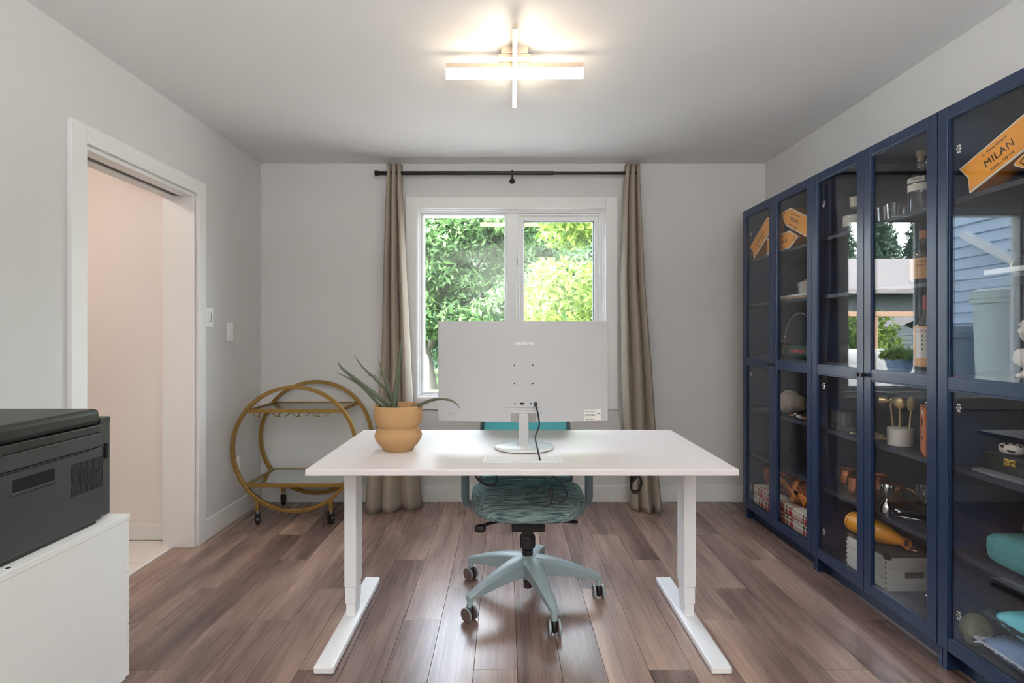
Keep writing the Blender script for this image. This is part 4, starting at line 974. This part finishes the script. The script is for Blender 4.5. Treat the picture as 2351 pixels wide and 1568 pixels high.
B().lathe([(.03, .001), (.028, .003), (.006, .006), (.004, .05), (.008, .058), (.024, .07), (.031, .095), (.028, .135), (.0265, .135), (.029, .095), (.001, .062)], 28, cap=False).obj('bowl', clear_m, t, smooth=60)
t = thing('ice_tongs', 'silver tongs lying across the mug shelf', 'tongs', (1.66, 2.19, z))
for s in (-1, 1): B().tube([(-.028+s*.004, .02+s*.012, .006), (.0, .0+s*.010, .009), (.06, -.04+s*.003, .008), (.085, -.055, .008)], [.005, .003, .003, .003], 8, ry=.003).obj('arm', chrome_m, t, smooth=50)
t = thing('ice_scoop', 'shiny steel scoop lying behind the tongs', 'scoop', (1.70, 2.235, z))
B().grid(lambda u, v: Vector((-.05+.10*v, .02-.055*v+.026*math.cos(PI*u), .004+.022*(1-math.sin(PI*u)**.8)*(1-.5*v)+.001)), 14, 10).obj('blade', chrome_m, t, smooth=70, solid=.0015); B().tube([(.05, -.035, .012), (.12, -.075, .012)], .005, 8).obj('handle', chrome_m, t, smooth=50)
z = STOP[5]
t = thing('wooden_chest', 'whitewashed wooden chest with dark lid on the bottom shelf', 'chest', (1.735, 2.395, z))
for i in range(3): box(-.105, .105, -.135, .135, .002+i*.0475, .048+i*.0475).obj('plank', crate_m, t, bevel=.0015)
box(-.108, .108, -.138, .138, .1445, .164).obj('lid', crated_m, t, bevel=.002)
for x in (-1, 1):
    for y in (-1, 1): box(min(x*.1095, x*.088), max(x*.1095, x*.088), min(y*.1395, y*.118), max(y*.1395, y*.118), .135, .1655).obj('corner_bracket', mat('iron', rgb(44, 42, 42), .5, .6), t, bevel=.001)
q = B()
for i in range(6): q.box(-.1062, -.1056, -.134, -.126, .008+i*.022, .018+i*.022).box(-.1062, -.1056, .126, .134, .008+i*.022, .018+i*.022)
q.obj('finger_joint', crated_m, t)
box(-.03, .05, -.1415, -.1355, .06, .085).obj('handle', crated_m, t, bevel=.003)
t = thing('bottle_tin', 'orange bottle-shaped tin lying on the wooden chest', 'gift tin', (1.67, 2.37, z+.168))
M = frame((0, 0, .0485), (1, 0, 0), (0, 0, 1))
M = Matrix.Translation((0, 0, .0485)) @ Matrix.Rotation(math.radians(4), 4, 'Z') @ Matrix.Rotation(math.radians(-3.2), 4, 'X') @ Matrix.Rotation(PI/2, 4, 'X')
B().lathe([(.040, -.158), (.047, -.15), (.048, -.14), (.048, -.01), (.045, .02), (.036, .06), (.025, .10), (.019, .128), (.0185, .148)], 36, M).obj('body', orange_m, t, smooth=45)
B().lathe([(.0185, .146), (.0215, .149), (.0215, .157), (.019, .160), (.015, .158), (.014, .15)], 30, M, cap=False).obj('mouth_ring', orang2_m, t, smooth=40)
B().lathe([(.0145, .149), (.001, .150)], 24, M).obj('mouth', hole_m, t)
B().lathe([(.0485, -.135), (.0485, -.132)], 36, M, cap=False).obj('seam_band', ink_m, t)
B().tube([(.004, -.155, .034), (.03, -.185, .035)], .0018, 6).obj('opener_wire', copper_m, t)

# ---- nearest bookcase
z = STOP[1]
t = thing('marble_tray', 'white marble tray with brass handles in the nearest bookcase', 'tray', (1.735, 1.60, z))
box(-.105, .105, -.19, .205, .001, .02).obj('slab', marble_m, t, bevel=.003)
for y in (-.12, .165): B().tube([(.05*math.cos(PI*i/10), y, .0205+.045*math.sin(PI*i/10)) for i in range(11)], .003, 8).obj('handle', brass_m, t, smooth=60)
z = STOP[2]
t = thing('marble_bust', 'white classical bust at the right edge of the photo', 'bust', (1.69, 1.695, z))
st_m = mat('plaster', rgb(222, 212, 202), .7, var=.06)
B().lathe([(.04, 0), (.042, .006), (.03, .014), (.022, .024), (.024, .034)], 28).obj('pedestal', st_m, t, smooth=50)
def bustfn(p): return p+Vector((0, 0, 0))
B().sell((0, .0, .062), .036, .056, .032, .8, .9, 28, 16, fn=rocky(5, .2, 22)).obj('shoulders', st_m, t, smooth=70)
B().tube([(0, 0, .08), (-.002, 0, .12)], [.02, .018], 16).obj('neck', st_m, t, smooth=60)
def headfn(p):
    k = -p.x/.03
    return p+Vector((-.007*max(0, k)*math.exp(-((p.z+.004)/.009)**2)*math.exp(-(p.y/.007)**2)*1.6, 0, 0))
hd_ = B().sell((-.004, 0, .145), .031, .026, .036, .95, .95, 40, 28, fn=headfn).obj('head', st_m, t, smooth=80)
q = B(); r_ = random.Random(4)
for i in range(46):
    a = r_.uniform(0, 2*PI); b_ = r_.uniform(-.3, 1.4); d_ = Vector((math.cos(a)*math.cos(b_), math.sin(a)*math.cos(b_), math.sin(b_)))
    if d_.x < -.45 and d_.z < .45: continue
    q.sell((-.002+d_.x*.031, d_.y*.028, .15+d_.z*.034), .009, .009, .008, 1, 1, 8, 6)
q.obj('curled_hair', st_m, t, smooth=70)
z = STOP[3]
sl_ = B().prism([(-.115, -.20), (.10, -.20), (.10, .185), (-.112, .182), (-.118, .11), (-.113, .03), (-.119, -.06), (-.114, -.13)], 0, .009)
tag(sl_.obj('slate_board', mat('slate', rgb(120, 122, 128), .8, var=.2, vscale=30, bump=.6, bscale=80), loc=(1.735, 1.66, z+.0005), bevel=.001), 'grey slate board under the black box', 'slate board')
t = thing('black_box', 'black lidded box with gold clasp on the slate board', 'box', (1.745, 1.70, z+.0105))
bxm = mat('black_box_paint', rgb(28, 27, 28), .5)
box(-.085, .085, -.145, .135, 0, .038).obj('body', bxm, t, bevel=.001); box(-.085, .085, -.145, .135, .0385, .058).obj('lid', bxm, t, bevel=.002)
gc = mat('gold_clasp', rgb(214, 170, 80), .25, 1)
for a, b_ in ((-.001, .018), (.022, .041)):
    for c, d_ in ((.027, .037), (.040, .050)): box(-.088, -.0855, a+.02, b_+.02, c, d_).obj('clasp', gc, t, bevel=.001)
box(-.0895, -.0882, .034, .052, .031, .046).obj('clasp_hook', gc, t, bevel=.001)
t = thing('paw_dish', 'white ceramic paw-shaped dish with black pads', 'dish', (1.70, 1.775, z+.0695), math.radians(0))
B().sell((0, 0, .019), .03, .036, .019, .7, .9, 32, 14).obj('body', mat('ceramic', rgb(226, 218, 206), .25), t, smooth=70)
Mp = Matrix.Rotation(math.radians(-52), 4, 'Z'); pm = hole_m
nrm = Vector((0, -.82, .57)); Mf = Mp @ frame((0, -.0215, .0255), (1, 0, 0), (0, .57, .82))
def pad(x, y, rx, ry): B().sell((x, y, 0), rx, ry, .006, 1, 1, 18, 8, Mf).obj('pad', pm, t, smooth=70)
pad(.004, -.010, .014, .009); pad(-.02, .002, .0065, .006); pad(-.010, .011, .006, .0055); pad(.008, .012, .006, .005); pad(.022, .006, .0055, .005)
z = STOP[4]
tag(B().sell((0, 0, .055), .118, .235, .055, .45, .35, 44, 18, fn=lambda p: p*(1+.03*mnoise.noise(p*16))).obj('teal_throw', teal_m, smooth=80, loc=(1.73, 1.575, z)), 'folded teal fleece throw in the nearest bookcase', 'blanket')
z = STOP[5]
def pillow(name, label, m_, c, rx, ry, rz, rot, trim=None, trm=None):
    t = thing(name, label, 'pillow', c)
    M = Matrix.Rotation(rot[2], 4, 'Z') @ Matrix.Rotation(rot[1], 4, 'Y') @ Matrix.Rotation(rot[0], 4, 'X')
    q = B()
    def pf(p):
        k = max(0, 1-(abs(p.x)/rx)**2.6)*max(0, 1-(abs(p.y)/ry)**2.6)
        return Vector((p.x, p.y, p.z*(.12+.88*k**.5)*(1+.1*mnoise.noise(p*14))+.004*mnoise.noise(p*22)))
    q.sell((0, 0, 0), rx, ry, rz, .5, .3, 48, 20, M, fn=pf); zm = min(v[2] for v in q.v); q.v = [(x, y, zz-zm) for x, y, zz in q.v]
    q.obj('cover', m_, t, smooth=80)
    if trim:
        r_ = random.Random(len(name)); e_ = B()
        for i in range(260):
            s_ = i/260*4; k = int(s_); f_ = (s_-k)*2-1
            p = [Vector((-rx, f_*ry*.96, 0)), Vector((f_*rx*.96, ry, 0)), Vector((rx, -f_*ry*.96, 0)), Vector((-f_*rx*.96, -ry, 0))][k]
            d_ = p.normalized(); p = M @ p; d_ = M @ d_; ln = trim*r_.uniform(.6, 1.2)
            tt = Vector((r_.uniform(-.4, .4), r_.uniform(-.4, .4), r_.uniform(-.5, .3)))
            p.z -= zm
            e_.tube([p*.98, p+(d_+tt)*ln*.5, p+(d_+tt*1.6)*ln], [.004, .0035, .0015], 5)
        e_.v = [(x, y, max(zz, .001)) for x, y, zz in e_.v]
        e_.obj('fringe', trm, t, smooth=60)
    return t
pillow('denim_cushion', 'denim blue cushion with knotted pale fringe at the bottom', denim_m, (1.712, 1.60, z), .085, .225, .05, (0, 0, 0), .012, fringe_m)
pillow('turquoise_cushion', 'shiny turquoise cushion with dark feather fringe', turq_m, (1.72, 1.585, z+.1), .09, .2, .055, (0, 0, 0), .018, darkfr_m)
pillow('olive_cushion', 'small olive woven cushion beside the denim cushion', olive_m, (1.665, 1.873, z), .045, .027, .055, (0, 0, 0))

# ------------------------------------------------------------------ outdoors
GZ = -.55
struct(box(-30, 25, YB+.16, 45, GZ-.1, GZ).obj('ground', grass_m), 'lawn outside the window')
struct(box(-9, 8, YB+.17, 9.6, GZ, GZ+.02).obj('floor_bounce_patio', mat('concrete', rgb(176, 172, 166), .9, var=.08, bump=.3, bscale=90)), 'concrete patio outside the window, added for neutral bounce light')  # grey slab added so light bouncing indoors is neutral instead of lawn green
def foliage(name, m, parent, blobs, n, size, seed, up=.4):
    r = random.Random(seed); vs = []; fs = []
    tot = sum(b[3]*b[4]*b[5] for b in blobs)
    for (cx, cy, cz, rx, ry, rz) in blobs:
        k = int(n*rx*ry*rz/tot)
        for _ in range(k):
            d = Vector((r.gauss(0, 1), r.gauss(0, 1), r.gauss(0, 1))).normalized(); rad = r.random()**.42
            c = Vector((cx+d.x*rx*rad, cy+d.y*ry*rad, cz+d.z*rz*rad))
            if c.z < GZ+.05: continue
            nn = (d*.5+Vector((r.gauss(0, .6), r.gauss(0, .6), r.gauss(0, .6)+up))).normalized()
            a = nn.orthogonal().normalized(); a = (Matrix.Rotation(r.uniform(0, 2*PI), 3, nn) @ a); b = nn.cross(a); s = size*r.uniform(.6, 1.25)
            i = len(vs); vs += [c-a*s, c-b*s*.36-nn*s*.1, c+a*s, c+b*s*.36-nn*s*.1]; fs.append((i, i+1, i+2, i+3))
    me = bpy.data.meshes.new(name); me.from_pydata([tuple(v) for v in vs], [], fs); me.materials.append(m)
    o = bpy.data.objects.new(name, me); COL.objects.link(o); o.parent = parent; o['kind'] = 'stuff'; return o
def tree(label, loc, trunk, blobs, n, size, m, seed, cat='tree', name='tree'):
    t = thing(name, label, cat, loc)
    for pts, rs in trunk: B().tube(pts, rs, 10).obj('trunk' if pts is trunk[0][0] else 'branch', bark_m, t, smooth=60)
    foliage('foliage', m, t, blobs, n, size, seed); return t
rb = random.Random(11)
def blobs(n, cx, cy, cz, sx, sy, sz, r0, r1, sd):
    r = random.Random(sd); return [(cx+r.uniform(-sx, sx), cy+r.uniform(-sy, sy), cz+r.uniform(-sz, sz), r.uniform(r0, r1), r.uniform(r0, r1), r.uniform(r0, r1)*.8) for _ in range(n)]
tree('leafy green tree with grey trunk outside the left pane', (-2.35, 17, GZ),
     [([(0, 0, -.05), (-.12, 0, .8), (-.32, 0, 1.7), (-.4, 0, 3.0)], [.19, .16, .15, .1]), ([(-.2, 0, 1.2), (.25, .1, 2.0), (.9, .2, 3.0), (1.6, .2, 4.2)], [.13, .11, .08, .05]), ([(-.35, 0, 1.9), (-1, 0, 3.2), (-1.5, .2, 4.5)], [.09, .07, .04]), ([(.25, .1, 2.0), (.3, -.4, 3.4), (.1, -.6, 5)], [.08, .06, .03])],
     blobs(120, .9, -.6, 4.1, 3.6, 1.7, 2.1, .42, .8, 5)+blobs(12, 2.6, -1.2, 2.2, 1.4, .8, .5, .5, .8, 6)+blobs(8, .5, -1.0, 2.1, .9, .6, .25, .35, .55, 9), 50000, .12, leaf1, 21)
tree('bright lime green tree outside the right pane', (2.7, 10.2, GZ),
     [([(-.9, .3, -.05), (-1.0, .3, 1.2), (-.8, .2, 2.6)], [.14, .12, .08]), ([(-1, .3, 1.2), (-1.5, .1, 2.4)], [.07, .04])],
     blobs(70, -.4, -.5, 3.2, 1.7, 1.0, 1.4, .3, .6, 15)+blobs(10, .2, -.6, 1.6, 1.0, .6, .4, .4, .6, 16), 26000, .095, leaf2, 22)
tree('dark shaded tree behind the two garden trees', (.6, 23, GZ), [([(0, 0, -.05), (0, 0, 3)], [.2, .14])], blobs(40, 1.6, 0, 4.0, 5.6, 1.4, 3.0, 1.2, 2.0, 31), 26000, .2, leaf3, 23)  # backing foliage in darker leaf greens
fe = thing('garden_fence', 'dark green board fence far behind the lawn', 'fence', (0, 26, GZ))
for i in range(60): box(-9+i*.3, -8.71+i*.3, 0, .03, .05, 1.9).obj('board', fence_m, fe)
# seen in the bookcase glass: wing of the house, barrels, patio, shed, neighbour
WXs = -1.72
wg = thing('house_wing', 'blue-grey sided wing of the house outside the window', 'house wall', (WXs, 4.95, 0))
box(-.2, -.012, -.98, 1.05, GZ, 3.1).obj('sheathing', siding_m, wg)
for i in range(31):
    zz = GZ+.02+i*.116
    B().add([(-.011, -.98, zz), (.022, -.98, zz), (.0, -.98, zz+.118), (-.011, -.98, zz+.118), (-.011, 1.05, zz), (.022, 1.05, zz), (0, 1.05, zz+.118), (-.011, 1.05, zz+.118)], [(0, 1, 2, 3), (7, 6, 5, 4), (1, 5, 6, 2), (0, 4, 5, 1), (2, 6, 7, 3)]).obj('siding_board', siding_m, wg)
box(-.03, .03, 1.051, 1.11, GZ, 3.1).obj('corner_trim', soffit_m, wg)
B().tube([(.05, .62, 2.26), (.05, -.1, 1.80)], .045, 4, sq=True, ry=.035).obj('downspout', soffit_m, wg, bevel=.005)
def barrel(label, loc, r0, r1, h, m_):
    t = thing('rain_barrel', label, 'barrel', loc)
    B().lathe([(r0, 0), (r0+.01, .02), (r1, h-.12), (r1+.02, h-.119), (r1+.02, h-.08)], 28).obj('body', m_, t, smooth=40); B().lathe([(r1+.025, h-.0795), (r1+.025, h-.02), (r1-.02, h), (.01, h)], 28).obj('lid', m_, t, smooth=40); return t
b_ = barrel('pale plastic rain barrel against the siding', (-1.09, 4.41, GZ), .2, .27, 2.14, binl_m)
B().tube([(.22, .18, 1.32), (.30, .22, 1.32), (.33, .24, 1.27)], .022, 10).obj('spigot', binl_m, b_, smooth=50); B().box(.27, .31, .19, .25, 1.34, 1.39).obj('valve_lever', pink_m, b_); B().tube([(.33, .24, 1.27), (.36, .26, 1.2), (.37, .3, 1.0), (.38, .36, .2)], .018, 10).obj('hose', hose_m, b_, smooth=50)
barrel('grey plastic bin beside the pale barrel', (-1.4, 5.35, GZ), .22, .27, 1.85, bing_m)
t = thing('patio_table', 'small white patio table outside', 'table', (-1.32, 5.95, GZ))
box(-.3, .3, -.25, .25, 1.29, 1.32).obj('tabletop', cloth_m, t, bevel=.01)
for x in (-.25, .25):
    for y in (-.2, .2): box(x-.02, x+.02, y-.02, y+.02, .02, 1.289).obj('leg', soffit_m, t)
t = thing('covered_grill', 'barbecue under a white cover outside', 'grill', (-1.75, 6.95, GZ+.02))
B().sell((0, 0, .77), .72, .4, .77, .22, .3, 40, 16, fn=lambda p: p*(1+.02*mnoise.noise(p*6))).obj('cover', cloth_m, t, smooth=60)
for x in (-.45, .45): B().lathe([(.06, -.02), (.06, .02)], 16, Matrix.Translation((x, -.3, .06)) @ Matrix.Rotation(PI/2, 4, 'Y')).obj('wheel', black_m, t)
t = thing('planter_basket', 'patterned basket of flowers on the patio table', 'planter', (-1.27, 5.95, GZ+1.321))
B().lathe([(.07, 0), (.11, .03), (.14, .16), (.13, .17), (.1, .12)], 24).obj('basket', mat('basket_blue', rgb(120, 140, 170), .7, var=.5, vscale=24), t, smooth=50); foliage('foliage', leaf2, t, [(0, 0, .2, .19, .19, .09)], 500, .05, 40)
t = thing('deck_railing', 'cedar deck railing beyond the patio', 'railing', (-4.2, 9, GZ))
box(-2.4, 2.2, -.05, .05, 2.06, 2.14).obj('top_rail', cedar_m, t, bevel=.005); box(-2.4, 2.2, -.03, .03, 1.2, 1.26).obj('lower_rail', cedar_m, t)
for x in (-2.3, -1.2, .0, 1.1, 2.1): box(x-.045, x+.045, -.04, .04, 0, 2.058).obj('post', cedar_m, t)
foliage('foliage', leaf2, thing('garden_bush', 'yellow-green bush behind the deck railing', 'bush', (-3.9, 10.6, GZ)), [(0, 0, 1.2, .55, .5, 1.1), (-.5, .2, 1.6, .5, .4, .7), (.5, 0, .8, .5, .4, .8), (.2, 0, 1.7, .35, .3, .6)], 3200, .085, 41)
t = thing('garden_shed', 'small grey sided garden shed', 'shed', (-7.4, 14, GZ))
box(-.6, .6, -.5, .5, 0, 1.9).obj('walls', gsiding_m, t)
for i in range(15): box(-.61, .61, -.52, -.5, .05+i*.12, .05+i*.12+.105).obj('siding_board', gsiding_m, t)
B().prism([(-.72, 1.88), (0, 2.2), (.72, 1.88), (.72, 1.94), (0, 2.26), (-.72, 1.94)], -.6, .6, frame((0, 0, 0), (1, 0, 0), (0, 0, 1))).obj('roof', shingle_m, t)
t = thing('neighbour_house', 'low neighbouring house with grey shingle roof', 'house', (-12.1, 19, GZ))
box(-4.5, 4.5, -1.5, 6, 0, 3.1).obj('walls', gsiding_m, t)
B().prism([(-2.2, 3.05), (2.2, 4.6), (6.7, 3.05), (6.7, 3.2), (2.2, 4.78), (-2.2, 3.2)], -5.1, 5.1, frame((0, 0, 0), (0, 1, 0), (0, 0, 1))).obj('roof', shingle_m, t)
for x in (-2.5, .5, 2.8):
    wn = box(x-.5, x+.5, -1.54, -1.505, 1.4, 2.5).obj('window', soffit_m, t); box(x-.43, x+.43, -1.55, -1.541, 1.47, 2.43).obj('pane', mat('far_pane', rgb(70, 84, 96), .1), wn)
def spruce(label, loc, h, seed):
    t = thing('spruce_tree', label, 'tree', loc); B().tube([(0, 0, 0), (0, 0, h)], [.2, .03], 8).obj('trunk', bark_m, t)
    foliage('foliage', needle, t, [(0, 0, h*(.15+.1*i), 2.3*(1-i/10.5), 2.3*(1-i/10.5), h*.09) for i in range(9)], 14000, .2, seed, -.3)
for i, (x, y, h) in enumerate(((-16.7, 28, 8.0), (-18.0, 33.6, 9.6), (-23.2, 33.6, 9.4))): spruce(['dark spruce nearest the window behind the neighbouring house', 'tallest dark spruce behind the neighbouring house', 'spruce farthest left behind the neighbouring house'][i], (x, y, GZ), h, 50+i)
tree('broad leafy tree behind the neighbouring house', (-23.5, 37.5, GZ), [([(0, 0, 0), (0, 0, 3)], [.25, .15])], blobs(14, 0, 1, 4.6, 1.4, .6, 1.8, .9, 1.4, 61), 9000, .18, leaf3, 62)
